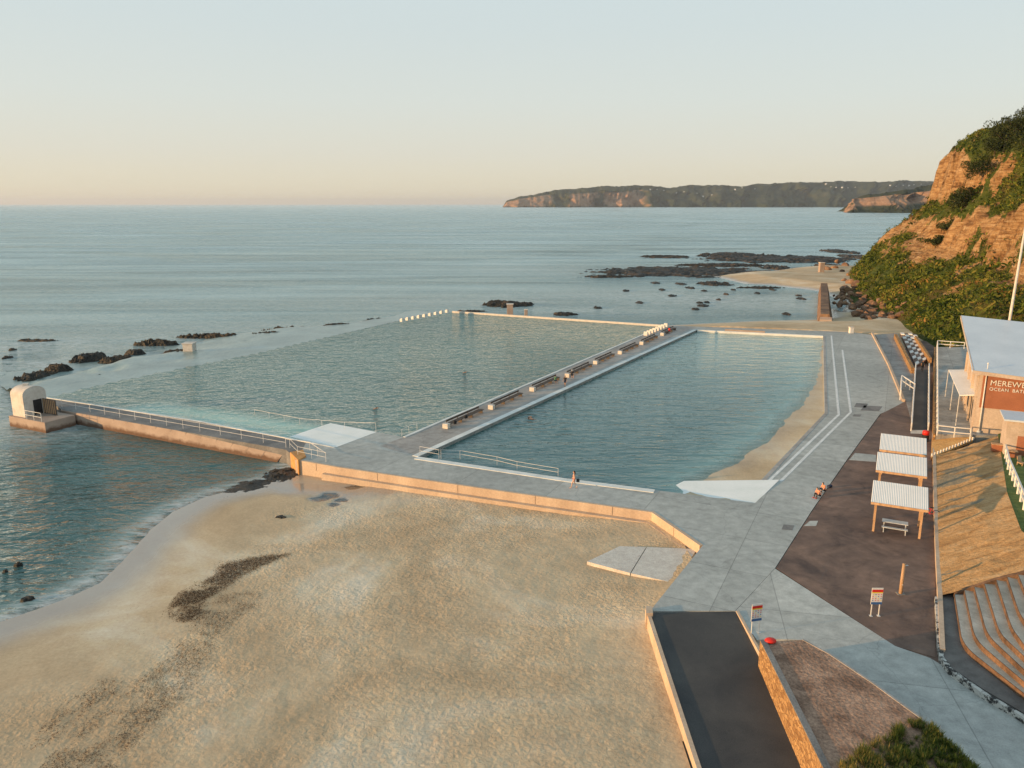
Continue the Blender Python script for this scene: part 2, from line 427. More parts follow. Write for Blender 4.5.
# the dawn sky: Nishita, evened out with a soft warm belt low over the sea
tc = nt.nodes.new('ShaderNodeTexCoord'); sx = nt.nodes.new('ShaderNodeSeparateXYZ'); nt.links.new(tc.outputs['Generated'], sx.inputs[0])
rp = nt.nodes.new('ShaderNodeValToRGB'); e = rp.color_ramp.elements
SKY = [(0.0, (3.1,2.65,1.9)), (.02, (3.0,2.75,2.1)), (.06, (2.82,2.74,2.36)), (.12, (2.66,2.80,2.62)), (.20, (2.46,2.74,2.72)), (.33, (2.3,2.75,2.88)), (.5, (2.0,2.55,2.75)), (.7, (1.65,2.15,2.4)), (1.0, (1.45,1.95,2.25))]
mx_ = max(max(c_) for _, c_ in SKY)
while len(e) > 1: e.remove(e[-1])
e[0].position = 0; e[0].color = (*[q/mx_ for q in SKY[0][1]], 1)
for p_, c_ in SKY[1:]:
    q = e.new(p_); q.color = (*[k/mx_ for k in c_], 1)
nt.links.new(sx.outputs['Z'], rp.inputs[0])
mul = nt.nodes.new('ShaderNodeMix'); mul.data_type = 'RGBA'; mul.blend_type = 'MULTIPLY'; mul.inputs[0].default_value = 1
nt.links.new(rp.outputs[0], mul.inputs[6]); mul.inputs[7].default_value = (mx_, mx_, mx_, 1)
mm = nt.nodes.new('ShaderNodeMix'); mm.data_type = 'RGBA'; mm.inputs[0].default_value = .93
nt.links.new(sky.outputs[0], mm.inputs[6]); nt.links.new(mul.outputs[2], mm.inputs[7])
nt.links.new(mm.outputs[2], bg.inputs[0]); nt.links.new(bg.outputs[0], wo.inputs[0])

sl = bpy.data.lights.new('sun', 'SUN'); sl.energy = 3.7; sl.angle = math.radians(.6); sl.color = (1, .60, .27)
so = bpy.data.objects.new('sun', sl); COL.objects.link(so)
sd = SUN_AZ*math.cos(SUN_EL)+Vector((0,0,math.sin(SUN_EL)))
so.rotation_euler = sd.to_track_quat('Z', 'Y').to_euler(); so.location = (-60, -20, 60)
cd = bpy.data.cameras.new('camera'); co = bpy.data.objects.new('camera', cd); COL.objects.link(co)
cd.sensor_width = 36; cd.lens = F/1024*36; cd.clip_end = 60000; cd.clip_start = .5
co.location = (0, 0, H); co.rotation_euler = (PI/2-PITCH, 0, 0); scene.camera = co
scene.view_settings.view_transform = 'Standard'; scene.view_settings.look = 'None'; scene.view_settings.exposure = 0.86
scene.cycles.transparent_max_bounces = 12

# ------------------------------------------------------------------ layout (photo points unprojected on their level)
SEA = -1.6
HAZE = 3.6e-5
DECK = PP([(297,459),(340,466.6),(420,478.5),(500,490),(654,511.5),(703,545),(650,611),(735,611),(775,568),(812,510),(848,458),(880,414),(905,403),(890,367),(872,335),(851,332),(697,326.5),(664,325.4),(403,437),(376,432),(336,447),(306,443)])
RPOOL = PP([(418,457),(697,330),(823,336),(824.5,413),(761,480),(778,481),(755,503),(655,490),(567,479)])
LPOOL = PP([(46,397),(111,381.5),(262,351.5),(430,313),(452,311.5),(664,325.4),(403,437),(376,432),(336,447),(200,421)])
deck = structure(slab('promenade_deck', DECK, 0, MAT['deck'], [RPOOL], 1.9))
prom = structure(slab('promenade_paving', PP([(405,436.5),(664.5,325.6),(696,327),(672,337),(416,455),(400,452),(380,446)]), .006, MAT['prom'], (), .004))
structure(slab('concrete_path', PP([(735.4,611.2),(775,568.6),(895,646),(930,658),(1150,790),(1150,900),(1040,900),(975,770),(920,718),(828,654),(802,640),(770,639),(757,640)]), .006, MAT['path'], (), 1.0))
structure(slab('brown_paving', PP([(776,568),(813,510),(849,458),(881,414),(906,401),(934,401),(935.5,657.5),(895,646)]), .003, MAT['brown'], (), 1.0))
structure(slab('light_paving_strip', PP([(855,453),(876,455),(876,462),(849,460)]), .012, MAT['path'], (), .008))
structure(slab('light_paving_patch', PP([(810,521),(818,521),(816,526),(804,526)]), .012, MAT['path'], (), .008))

# painted lane lines on the deck
def linething(pts, label):
    tag(band('painted_line', PP(pts), .30, .011, MAT['wline'], .004), None, None); 
    o = COL.objects[-1]; structure(o)
linething([(843,336),(849,356)] and [(830.5,335.5),(837.5,414.5),(768,480)], '')
linething([(841.5,350),(849.5,412),(779,481)], '')
for (a, b, wx, hy) in ((861,405.5,14,5),(871.5,408.5,22,6),(857,415.5,9,2.5),(788,527.5,13,6)):
    structure(slab('drain_cover', PP([(a-wx/2,b+hy/3),(a+wx/3,b+hy/2.2),(a+wx/2,b-hy/3),(a-wx/3,b-hy/2)]), .010, MAT['pier'], (), .006))

# ------------------------------------------------------------------ sea
RINGS = lambda L: [(*P(x, y, -.35)[:2], wl, a, r) for x, y, wl, a, r in L]
MAT['sea'] = water_mat('sea_water', (.020,.068,.068), (.045,.12,.115),
    [(.035, 3.2, ((.4,1.6,1), .12), 3), (.16, .25, ((.5,1.5,1), .2), 3), (.50, .75, ((.7,1.2,1), .35), 2), (1.1, .50, ((.6,1.4,1), .3), 3), (2.6, .08, ((.7,1.3,1), .3), 2)], (), .10, depth=True, foam=True, far=.24, turq=(.19,.28,.265))
MAT['lwater'] = water_mat('baths_water', (.075,.16,.155), (.105,.205,.195),
    [(.45, 1.25, ((.8,1.15,1), .4), 2), (1.3, .5, ((.7,1.3,1), .3), 3), (3.2, .06, ((.7,1.3,1), .3), 2)],
    RINGS([(375,409,1.6,.035,6),(464,373,2.0,.05,8),(377,375,2,.03,7)]), .06)
MAT['rwater'] = water_mat('baths_water_calm', (.014,.075,.078), (.022,.095,.098),
    [(.32, .22, ((.6,1.6,1), -.3), 3), (1.1, .10, ((.5,1.5,1), -.2), 3)],
    RINGS([(531,419,1.5,.06,11),(566,425,1.9,.02,16)]), .04, turq=(.15,.29,.275))
SHORE = PP([(-260,700),(-120,655),(0,622),(60,601),(100,583),(128,555),(150,530),(172,512),(205,497),(240,488),(272,480),(290,468),(299,458)], SEA)
# near sea: a grid whose body gets clear where the sand comes up below it
LANDF = PP([(640,327),(700,323.5),(753,321),(819,319.5),(830,317),(832,308),(842,312),(848,303),(818,291),(770,285),(745,284),(712,276),(740,272),(766,272),(800,266),(820,259),(850,262),(1100,262),(1200,420),(800,420)], SEA)
def near_depth(X, Y):
    d, a, s = pdist(X, Y, SHORE)
    return np.where(s > 0, d, -d)       # + = seawards
xs = np.arange(-150, 16.01, .75); ys = np.arange(18, 125.01, .75)
X, Y = np.meshgrid(xs, ys)
nd = near_depth(X, Y)
dep = np.clip(nd, 0, 50)*.16
keep = (nd > -4)
op = 1-np.exp(-2.6*dep)
foam = np.exp(-((nd-.6)/1.4)**2)*.85
pr, _, _ = pdist(X, Y, PP([(60,345),(20,372),(10,400),(40,425)], SEA)); foam = np.maximum(foam, .7*np.exp(-(pr/9)**2))
Z = np.full(X.shape, SEA)+.05*(fbm(X*.25, Y*.45, 5, 3)-.5)*sst(0, 6, nd)
x1, x2, y1, y2 = xs[0], xs[-1], ys[0], ys[-1]
grid('sea_water_near', X, Y, Z, MAT['sea'], keep & (X >= x1), {'opac': np.minimum(op, 1-.6*np.clip(.6*np.exp(-(pr/12)**2), 0, 1)), 'foam': foam})
structure(COL.objects['sea_water_near'])
structure(slab('sea_bed', [(-400,-50,0),(12,-50,0),(12,40,0),(13,140,0),(260,140,0),(260,480,0),(-400,480,0)], -4.3, M2('sea_bed_sand', (.10,.13,.11), (.17,.19,.16), .1), (), .3))
# far sea rings around it
def sea_part(nm, xs, ys, fo=None):
    X, Y = np.meshgrid(xs, ys)
    f = np.zeros(X.shape)
    if fo is not None: f = fo(X, Y)
    structure(grid(nm, X, Y, np.full(X.shape, SEA), MAT['sea'], None, {'opac': 1-.75*np.clip(f, 0, 1), 'foam': f}))
def ffar(X, Y):
    # broken water over the shallow reef beyond the baths
    f = np.zeros(X.shape)
    for (px, py, rx, ry, k) in ((60,365,26,9,.55),(30,345,30,14,.5),(150,338,40,12,.35),(240,328,45,14,.3),(500,300,60,24,.3),(600,310,40,12,.4),(640,295,40,20,.5),(720,300,45,18,.55),(760,305,30,14,.5),(700,268,40,16,.4),(560,270,60,30,.25)):
        c = P(px, py, SEA); f = np.maximum(f, min(1, 1.7*k)*np.exp(-((X-c[0])/rx)**2-((Y-c[1])/ry)**2))
    return f
sea_part('sea_water', np.linspace(-150, 200, 90), np.linspace(125, 420, 90), ffar)
sea_part('sea_water', np.array([-40000., -5000, -1000, -150]), np.array([-300., 125, 420, 3000]))
sea_part('sea_water', np.array([-150., 200]), np.array([420., 3000]))
sea_part('sea_water', np.array([200., 2000, 40000]), np.array([125., 420, 3000]))
sea_part('sea_water', np.array([-40000., 0, 40000]), np.array([3000., 12000, 42000]))
sea_part('sea_water', np.array([-150., 16]), np.array([-300., 18]))

# ------------------------------------------------------------------ beach sand (near)
xs = np.arange(-75, 24, .22); ys = np.arange(20, 82, .22)
X, Y = np.meshgrid(xs, ys)
nd = -near_depth(X, Y)        # + inland
drylim = -1.25+.25*sst(30, 60, X-Y*-.2)
Z = SEA+np.where(nd > 0, 0, nd*.16)+.62*(1-np.exp(-np.clip(nd, 0, 99)*.07))
tramp = sst(6, 16, nd+5*(fbm(X*.12, Y*.12, 3, 3)-.5))
mk = fbm(X*1.1, Y*1.1, 21, 4, .6)
Z += tramp*((fbm(X*.9, Y*.9, 8, 3)-.5)*.05+(fbm(X*2.1, Y*2.1, 9, 2)-.5)*.05)+(fbm(X*.1, Y*.1, 4, 3)-.5)*.25*sst(2, 10, nd)
# drift of sand against the walls
wl, _, _ = pdist(X, Y, PP([(654,513),(703,545),(650,611),(695,768),(715,830)], -.5)); Z += .35*np.exp(-wl/2.2)*sst(40, 50, Y); Z -= .12*(1-sst(40, 48, Y))*sst(2, 9, X)
wet = np.clip(1-sst(1.2, 5.4, nd+2.2*(fbm(X*.25, Y*.25, 31, 4)-.5)), 0, 1)
p2 = P(300, 478, -1.3); wp, _, _ = pdist(X, Y, PP([(262,478),(300,487),(345,492),(385,488)], -1.3)); wet = np.maximum(wet, 1.0*np.clip(1.5-wp/2.0-1.2*(fbm(X*.5, Y*.5, 44, 3)-.5), 0, 1))
for px_, py_, r_w in ((318,497,1.1),(330,494,1.3),(342,498,.8),(334,503,.6),(352,486,1.0),(360,484,.8)):
    q_ = P(px_, py_, -1.15); dd_ = np.hypot((X-q_[0]), (Y-q_[1])*1.2)/r_w+1.0*(fbm(X*.9, Y*.9, 66, 3)-.5); k_ = 1-sst(.75, 1.0, dd_); wet = np.maximum(wet, k_*1.6); Z -= .06*k_
keep = (nd > -14) & ~inside(X, Y, DECK) & (X < 16+ (46-Y)*-.0)
rampp = PP([(652,612),(735,611),(812,768),(697,768)], -.3); keep &= ~inside(X, Y, PP([(653,614),(735,612),(850,850),(712,850)], -.6))
keep &= (X < 13.8) & ~inside(X, Y, [(13, 30, 0), (40, 30, 0), (40, 60, 0), (15, 56, 0)])
structure(grid('beach_sand', X, Y, Z, MAT['sand'], keep, {'wet': wet, 'tramp': tramp*(.35+1.1*sst(.38,.62,fbm(X*.16, Y*.16, 47, 4)))+.04}))
def sand_z(x, y):
    a = np.array([[x]]); b = np.array([[y]]); n_ = -near_depth(a, b)
    return float((SEA+.62*(1-np.exp(-np.clip(n_, 0, 99)*.07)))[0, 0])

# ------------------------------------------------------------------ coast ground behind the baths + hill foot
FOOT = [(178,352),(150,336),(132,306),(118,272),(101,225),(95,200),(90,180),(83,158),(79,143),(84,125),(93,108),(104,90),(118,60),(130,20)]
xs = np.arange(0, 220, 1.0); ys = np.arange(84, 345, 1.0)
X, Y = np.meshgrid(xs, ys)
d, _, _ = pdist(X, Y, LANDF, True); ins = inside(X, Y, LANDF)
Z = np.where(ins, SEA+np.minimum(.11*d, 1.5), SEA-.12*d)
Z = Z+(fbm(X*.08, Y*.08, 55, 4)-.5)*.5*np.clip(d/8, 0, 1)
Z = np.minimum(Z, -.05)
kill = inside(X, Y, DECK) | inside(X, Y, LPOOL)
sh = inside(X, Y, PP([(640,330),(690,325),(872,333),(905,403),(897,425),(640,500)]))
Z = np.where(sh, -2.6, Z)
wet = np.where(ins, 1-sst(0, 5, d+2*(fbm(X*.3, Y*.3, 8, 3)-.5)), 1)
structure(grid('far_beach_sand', X, Y, Z, MAT['sand'], (d < 12) | ins, {'wet': wet, 'tramp': np.full(X.shape, .25)}))
structure(slab('ground', [(15.5,-40,0),(16.5,30,0),(18,42,0),(30,60,0),(44,84,0),(49,100,0),(62,125,0),(78,150,0),(140,150,0),(260,90,0),(260,-40,0)], -.03, MAT['brown'], (), 2))

# ------------------------------------------------------------------ baths: floors, water, coping
shelf = PP([(826,338),(820,352),(817,375),(806,398),(790,414),(762,440),(735,460),(707,474),(690,486)])
xs = np.arange(-14, 66, .6); ys = np.arange(64, 168, .6)
X, Y = np.meshgrid(xs, ys)
d, _, s = pdist(X, Y, shelf)
sg = np.where(s > 0, d, -d)     # side test fixed below
pin = P(800, 440)
pd, _, ps = pdist(np.array([[pin[0]]]), np.array([[pin[1]]]), shelf)
sg = np.where(s == ps[0, 0], d, -d)
sgn = sg+1.6*(fbm(X*.35, Y*.35, 77, 4)-.5)
Zf = np.where(sgn > 0, -.36+np.minimum(sgn*.05, .22), -.36+sgn*.13)
Zf = np.maximum(Zf, -1.5)
ramp_c = PP([(640,483),(684,477.5),(779,480),(756,503)], -.3)
keep = inside(X, Y, [( (p[0]-20)*1.0+20, (p[1]-115)*1.0+115) for p in RPOOL])
wetr = 1-sst(-.36, -.22, Zf)
structure(grid('bath_sand_floor', X, Y, Zf, MAT['sand'], keep, {'wet': wetr*.35, 'tramp': np.full(X.shape, .25)}))
rd, _, _ = pdist(X, Y, PP([(684,480),(778,492)], -.35))
opac = 1-np.exp(-2.2*np.clip(-.35-Zf, 0, 9)); 
g0 = P(684, 477, -.35); g1 = P(648, 487, -.35)
rr, _, _ = pdist(X, Y, [P(690,480,-.35), P(690,494,-.35)]); opac = np.minimum(opac, 1-.9*np.exp(-(rr/2.5)**2))
opac = opac*(1-.50*sst(92, 165, Y))  # far end turned paler by colour, standing in for mirrored sky; floor unchanged
structure(grid('bath_water_calm', X, Y, np.full(X.shape, -.35), MAT['rwater'], keep, {'opac': opac}, False))
# left pool water
xs = np.arange(-74, 37, 1.0); ys = np.arange(76, 198, 1.0)
X, Y = np.meshgrid(xs, ys)
keep = inside(X, Y, LPOOL)
r0 = P(336, 447); r1 = P(376, 432); r2 = P(180, 405)
rd, ra, _ = pdist(X, Y, [P(345,441), P(290,433), P(230,422), P(150,409)])
opac = 1-np.exp(-(.12+.020*ra))*np.exp(-(rd/4.6)**4)
Z = np.full(X.shape, -.3)
o = structure(grid('bath_water', X, Y, Z, MAT['lwater'], keep, {'opac': opac}, False))
# sloping entry slabs
def ramp_slab(nm, top, bot, m):
    vs = [*top, *bot]; mb = MB(); mb.add(vs, [(0,1,2,3)]); mb.add([(x, y, z-.25) for x, y, z in vs], [(3,2,1,0)])
    b = 0; mb.f += [(0,4,5,1), (1,5,6,2), (2,6,7,3), (3,7,4,0)]
    return mb.build(nm, m)
structure(ramp_slab('entry_ramp', [P(376.5,432,.012), P(336.5,447,.012)], [P(150,405,-1.5), P(190,396,-1.5)], MAT['ramp_white']))
structure(slab('entry_ramp', PP([(779,480.5),(756,502.5),(658,489.5),(684,478)]), 0, MAT['ramp_white'], (), .2,
     zf=lambda x, y: -.52+.6*float(np.clip((x-12.5)/(24.0-12.5), 0, 1))))
structure(ramp_slab('entry_ramp', [P(684,478,-.36), P(658,489.5,-.36)], [P(600,482,-1.4), P(640,470,-1.4)], MAT['ramp_white']))
# coping strips
def coping(pts, wd, m='wallw', side=1, z=.05, nm='pool_coping', lab=None):
    return structure(band(nm, PP(pts), wd, z, MAT[m], 1.2, side))
coping([(418,457),(697,330)], .75, side=1)
coping([(403,437),(664,325.4)], .35, side=-1, z=.06)
coping([(697.3,330.3),(823,336.3)], .6, side=1, z=.07)
coping([(823.5,336),(825,413),(762,480)], .35, m='prom', side=1, z=.02)
coping([(655,490),(567,479),(418,457)], .8, side=1, z=.055)
coping([(452,311.5),(664,325.6)], .5, m='block', side=1, z=.12)
coping([(46,397),(200,421),(336,447)], .3, side=-1, z=.04)
0 and coping([(111,381.5),(262,351.5),(430,313),(452,311.5)], .5, m='edge', side=1, z=-.285)

# ------------------------------------------------------------------ reef shelf under a film of water
inn = PP([(30,402),(111,381),(262,351),(345,332),(400,320),(430,313)], -.4)
out = PP([(-25,362),(60,349),(212,336),(300,329),(372,319.5),(415,311)], -.9)
def rs(L, n):
    acc = [0]
    for i in range(len(L)-1): acc.append(acc[-1]+math.dist(L[i][:2], L[i+1][:2]))
    u = np.linspace(0, acc[-1], n); return np.interp(u, acc, [p[0] for p in L]), np.interp(u, acc, [p[1] for p in L])
ix, iy = rs(inn, 200); ox, oy = rs(out, 200); vv = np.linspace(-.10, 1.35, 60)[:, None]
X = ix+(ox-ix)*vv; Y = iy+(oy-iy)*vv
n_ = fbm(X*.12, Y*.12, 91, 4)
edge = sst(.72, 1.1, vv+1.3*(fbm(X*.06, Y*.06, 93, 4)-.5)); leftk = 1-sst(-70, -48, X)
Z = -.345-.22*np.maximum(vv, 0)-1.35*edge+(fbm(X*.5, Y*.5, 12, 4)-.5)*.18*np.maximum(vv, 0)-leftk*1.1*sst(.2, .55, vv+.8*(n_-.5))
t = NT('wet_shelf'); v = t.pos()
c = t.ramp(t.noise(v, .12, 7, .65, .6), [(.3, (.14,.20,.19)), (.6, (.26,.34,.32)), (.8, (.34,.40,.37))])
MAT['shelf'] = t.fin(c, .30, t.bump(t.noise(v, 1.2, 4), .10), .8)
structure(grid('rock_shelf', X, Y, Z, MAT['shelf']))

# ------------------------------------------------------------------ reef outcrops: each a thing
def outcrop(px, py, wpx, hpx, height, label, rot=0, seed=0, zbase=None, thr=.42, group='dark reef outcrops', m='rock_dark', nm='reef_rock', cat='rock'):
    zb = SEA if zbase is None else zbase
    c = P(px, py, zb); a = P(px-wpx/2, py, zb); b = P(px+wpx/2, py, zb); t0 = P(px, py-hpx/2, zb); t1 = P(px, py+hpx/2, zb)
    rx = abs(b[0]-a[0])/2; ry = abs(t0[1]-t1[1])/2
    n = 110 if wpx > 60 else (64 if wpx > 25 else 26)
    u = np.linspace(-1.15, 1.15, n); U, V = np.meshgrid(u, u)
    x = U*rx; y = V*ry
    r = np.sqrt(U*U+V*V); fs = (10 if wpx > 85 else 4.6 if wpx > 14 else 3.0)/max(min(rx, ry), 2.0)
    nz = fbm(x*fs*(.6 if rx > ry else 1)+seed*7.3, y*fs*(.6 if ry > rx else 1)+seed*3.1, seed+100, 6, .66)
    z = (nz-thr-.03-.62*r**2.2+.20)*height*2.6
    z = np.where(z > height*.38, height*.38+(z-height*.38)*.35, z)
    z += (fbm(x*1.1, y*1.1, seed+7, 4, .7)-.5)*.9*min(height, 1.2)
    z = np.round(z/.22)*.22*.55+z*.45
    z = np.maximum(z, -1.2)
    R = Matrix.Rotation(rot, 4, 'Z')
    me_keep = z > -.6
    o = grid(nm, x, y, z, MAT[m], me_keep, smooth=False)
    o.location = c; o.rotation_euler = (0, 0, rot)
    tag(o, label, cat, group); return o
G1 = 'dark reef rocks beside the pump house'
for a in ((37,377,40,13,1.1,'large brown topped reef rock just above the white pump house',0),
          (58,367,26,4,.8,'low dark reef rock attached right of the large brown topped rock',0),
          (88,356,32,8,.9,'blocky dark reef rock, uppermost of the cluster above the pier',0),
          (118,358,34,5,.7,'thin slanting dark reef rock pointing up and right above the pool',.5),
          (62,383,30,4,.6,'flat dark reef rock close to the pool edge behind the pump house',0),
          (100,378,34,6,.8,'dark reef rock with a raised hump on the left pool edge',.4),
          (8,358,12,3,.7,'tiny dark reef rock at the left border of the photo',0),
          (13,350,8,2.5,.7,'small round dark rock in the white water at far left',0),
          (36,341,60,2.5,.6,'thin reef ledge breaking the surface at far upper left',0)):
    outcrop(a[0], a[1], a[2], a[3], a[4], a[5], a[6], seed=int(a[0]), group=G1, zbase=SEA if a[0] < 50 else -.95)
for a in ((155,342,46,2.2,1.0,'ragged low ledge on the seaward rim of the rock shelf, nearest the left border'),
          (268,334,40,2,1.0,'short broken ledge on the seaward rim of the rock shelf above the square block'),
          (338,326,44,2,1.0,'broken ledge on the seaward rim of the rock shelf before the far corner'),
          (60,395,16,2.5,.5,'small black rock between the pump house and the pool edge'),
          (135,351,20,2.5,.6,'little black rock on the flat shelf above the slanting one')):
    outcrop(*a, .05, seed=int(a[0]*1.3), group=G1, zbase=-.95)
outcrop(178,352,34,4,.7,'thin dark rock ledge around the square block beyond the left pool', .1, seed=71, zbase=-.75, group=G1)
G2 = 'long dark reef ledges behind the pools'
for a in ((215,337.5,100,3.5,1.3,'thin dark ledge along the outer edge of the rock shelf, left half'),
          (300,330.5,90,3.5,1.3,'thin dark ledge along the outer edge of the rock shelf, middle'),
          (376,321,30,5,1.0,'short dark ledge with bumps left of the far white starting blocks'),
          (508,305,62,7,1.6,'humped dark reef island directly behind the far pool wall'),
          (472,311.5,40,2,.6,'thin rock sliver left of the small pillar on the far pool wall'),
          (565,314.5,34,4,.8,'low brown reef rock behind the far pool wall, right of the pillar'),
          (680,272,230,13,1.5,'long dark reef ledge with a pale sandy top, second row from the sea'),
          (775,259,190,10,1.8,'brown and black reef ledge running to the foot of the hill'),
          (735,256,90,7,2.0,'dark reef ledge of the row farthest out to sea'),
          (665,257,70,3,1.2,'low narrow reef ledge farthest out on the left'),
          (840,252,40,5,1.8,'outer dark reef rock just before the hillside'),
          (775,268,40,6,1.8,'dark reef patch between the two long ledges'),
          (720,265.5,120,4,1.3,'narrow broken ledge between the two long reef ledges'),
          (610,277,70,3,1.0,'low ragged ledge at the seaward end of the second reef row'),
          (862,258,40,8,2.0,'dark rock shelf directly under the tip of the green hill'),
          (790,282,70,4,1.0,'low dark rock strip on the lower half of the sand spit'),
          (835,268,40,9,2.2,'rubble reef patch above the sand spit near the hill'),
          (715,284,44,5,1.2,'dark ragged rocks at the tip of the sand spit'),
          (815,276,60,4,1.2,'grey rock bed lying on the sand spit'),
          (760,288,60,2.5,.8,'thin dark rim of rock along the lower edge of the sand spit')):
    outcrop(*a, seed=int(a[0]*1.7), group=G2)
G3 = 'small rocks in the lagoon behind the pools'
small = [(757,293.5,5,'square dark rock in the middle of the lagoon'),(773,290,5,'dark rock just below the sand spit, right of the square one'),(801,299,8,'brown topped rock in the right part of the lagoon'),(799,296,5,'small rock touching the brown topped lagoon rock'),(787,314.5,8,'lone flat dark rock near the lower shore of the lagoon'),(703,306,10,'largest of the cluster of dark rocks in the left lagoon'),(699,303,6,'upper rock of the cluster in the left lagoon'),(706,302.5,6,'right rock of the cluster in the left lagoon'),(695,309.5,7,'lowest rock of the cluster in the left lagoon'),(726,294.5,5,'small dark rock left of the square lagoon rock'),(733,290,5,'tiny rock under the tip of the sand spit'),(704,291,6,'small rock in the upper left of the lagoon'),(690,288,8,'dark rock in the breaking water at upper left of the lagoon'),(672,296,7,'small dark rock in open water left of the lagoon'),(662,290,6,'leftmost little rock outside the lagoon'),(640,303,8,'dark rock between the reef island and the lagoon'),(598,308,8,'little dark rock right of the reef island'),(626,291,6,'lone speck of rock in the broken water'),(718,300,4,'tiny rock at the centre left of the lagoon'),(681,284,9,'low rock beside the long reef ledge'),(655,283,8,'low rock under the long reef ledge at its left end')]
for i, (x, y, s_, lab) in enumerate(small): outcrop(x, y, s_*1.35, max(1.3, s_*.30), .6, lab, seed=300+i, group=G3, thr=.3)
# rocks and weed beside the sea wall on the near beach
outcrop(252,487,52,16,0.14,'wet dark reef slab on the sand near the channel outlet', .3, seed=501, zbase=-1.55, thr=.44, group='flat wet reef patches on the near beach')
outcrop(283,474,40,15,0.19,'brown reef slab at the foot of the sea wall outlet', 0, seed=502, zbase=-1.5, thr=.36, group='flat wet reef patches on the near beach')
outcrop(222,500,20,10,0.12,'small ragged reef patch at the water edge', .2, seed=507, zbase=-1.55, thr=.4, group='flat wet reef patches on the near beach')
outcrop(281,518,22,5,.16,'small dark stone patch alone on the smooth sand', 0, seed=504, zbase=-1.32, thr=.3, group='flat wet reef patches on the near beach')
0 and outcrop(327,499,34,10,0.07,'dark wet rock showing through the puddle on the sand', 0, seed=505, zbase=-1.14, thr=.52, group='flat wet reef patches on the near beach')
0 and outcrop(355,485,26,6,0.09,'dark reef hump half buried under the sea wall', 0, seed=506, zbase=-1.07, thr=.5, group='flat wet reef patches on the near beach')
outcrop(18,566,9,4,.5,'small black rock awash in the near water at left', 0, seed=508, thr=.3, group='rocks awash off the near beach')
outcrop(28,600,16,6,.5,'black rock awash by the near shore at lower left', 0, seed=509, thr=.3, group='rocks awash off the near beach')
outcrop(5,572,10,4,.5,'black rock awash at the left border', 0, seed=510, thr=.3, group='rocks awash off the near beach')

# boulders at the hill foot
def boulder(loc, r, seed, label, group='orange boulders piled at the foot of the hill', mt='rock_red'):
    rr = random.Random(seed); bm = bmesh.new(); bmesh.ops.create_icosphere(bm, subdivisions=2, radius=1)
    ax = [(Vector((rr.uniform(-1,1), rr.uniform(-1,1), rr.uniform(-1,1))).normalized(), rr.uniform(.45,.75)) for _ in range(11)]
    for v in bm.verts:
        for n_, d_ in ax:
            k = v.co.dot(n_)
            if k > d_: v.co -= n_*(k-d_)
        v.co *= 1+rr.uniform(-.04,.04)
        v.co = Vector((v.co.x*r*rr.uniform(.98,1.02)*1.2, v.co.y*r, v.co.z*r*.8))
    me = bpy.data.meshes.new('boulder'); bm.to_mesh(me); bm.free()
    o = link('boulder', me, MAT[mt]); o.location = loc; o.rotation_euler = (rr.uniform(-.3,.3), rr.uniform(-.3,.3), rr.uniform(0,6))
    return tag(o, label, 'boulder', group)

# ------------------------------------------------------------------ the hill (headland beside the baths)
def prof(s, t):
    a = [(-6,-2.6),(0,0),(6,4.5),(14,9.5),(20,12.5),(23.5,22),(29,27.5),(35,38),(40,43.5),(56,49),(90,60),(140,62),(220,66)]
    b = [(-6,-2.6),(0,0),(6,6.5),(14,14),(20,18.5),(25,23.5),(28,27),(30.5,42),(36,48),(54,53),(90,60),(140,62),(220,66)]
    za = np.interp(s, [q[0] for q in a], [q[1] for q in a]); zb = np.interp(s, [q[0] for q in b], [q[1] for q in b])
    k = 1-sst(95, 175, t)           # arc runs from the far tip (0) towards the camera
    near = sst(205, 300, t)
    return (zb*k+za*(1-k))*(1-.35*near)
def hill_z(X, Y, fine=True):
    d, arc, s = pdist(X, Y, FOOT); side = pdist(np.array([[160.]]), np.array([[200.]]), FOOT)[2][0, 0]
    sd_ = np.where(s == side, d, -d)
    w = sd_+np.clip(sd_/12, 0, 1)*(9*(fbm(arc*.055+4, sd_*.01, 201, 3)-.5)+4*(fbm(arc*.16, sd_*.03, 202, 3)-.5))
    rg_ = 1-np.abs(2*fbm(arc*.16, sd_*.02, 207, 3, .6)-1)
    w = w+(rg_-.75)*10*sst(10, 22, sd_)
    z = prof(w, arc)
    k = np.clip(sd_/6, 0, 1)
    z = z+k*((fbm(X*.09, Y*.09, 203, 4)-.5)*4.5)
    if fine:
        z = z+k*((fbm(X*.35, Y*.35, 204, 4, .6)-.5)*3.0)
        st_ = 1.6; zz = z+(fbm(X*.1, Y*.1, 205, 3)-.5)*2
        band_ = sst(15, 22, zz)*(1-sst(30, 40, zz))
        z = z+band_*(.55*np.sin(zz*2*PI/st_)/2.2)
    return z, sd_, arc
xs = np.arange(66, 330, .9); ys = np.arange(70, 440, .9)
X, Y = np.meshgrid(xs, ys)
Z, S, A = hill_z(X, Y)
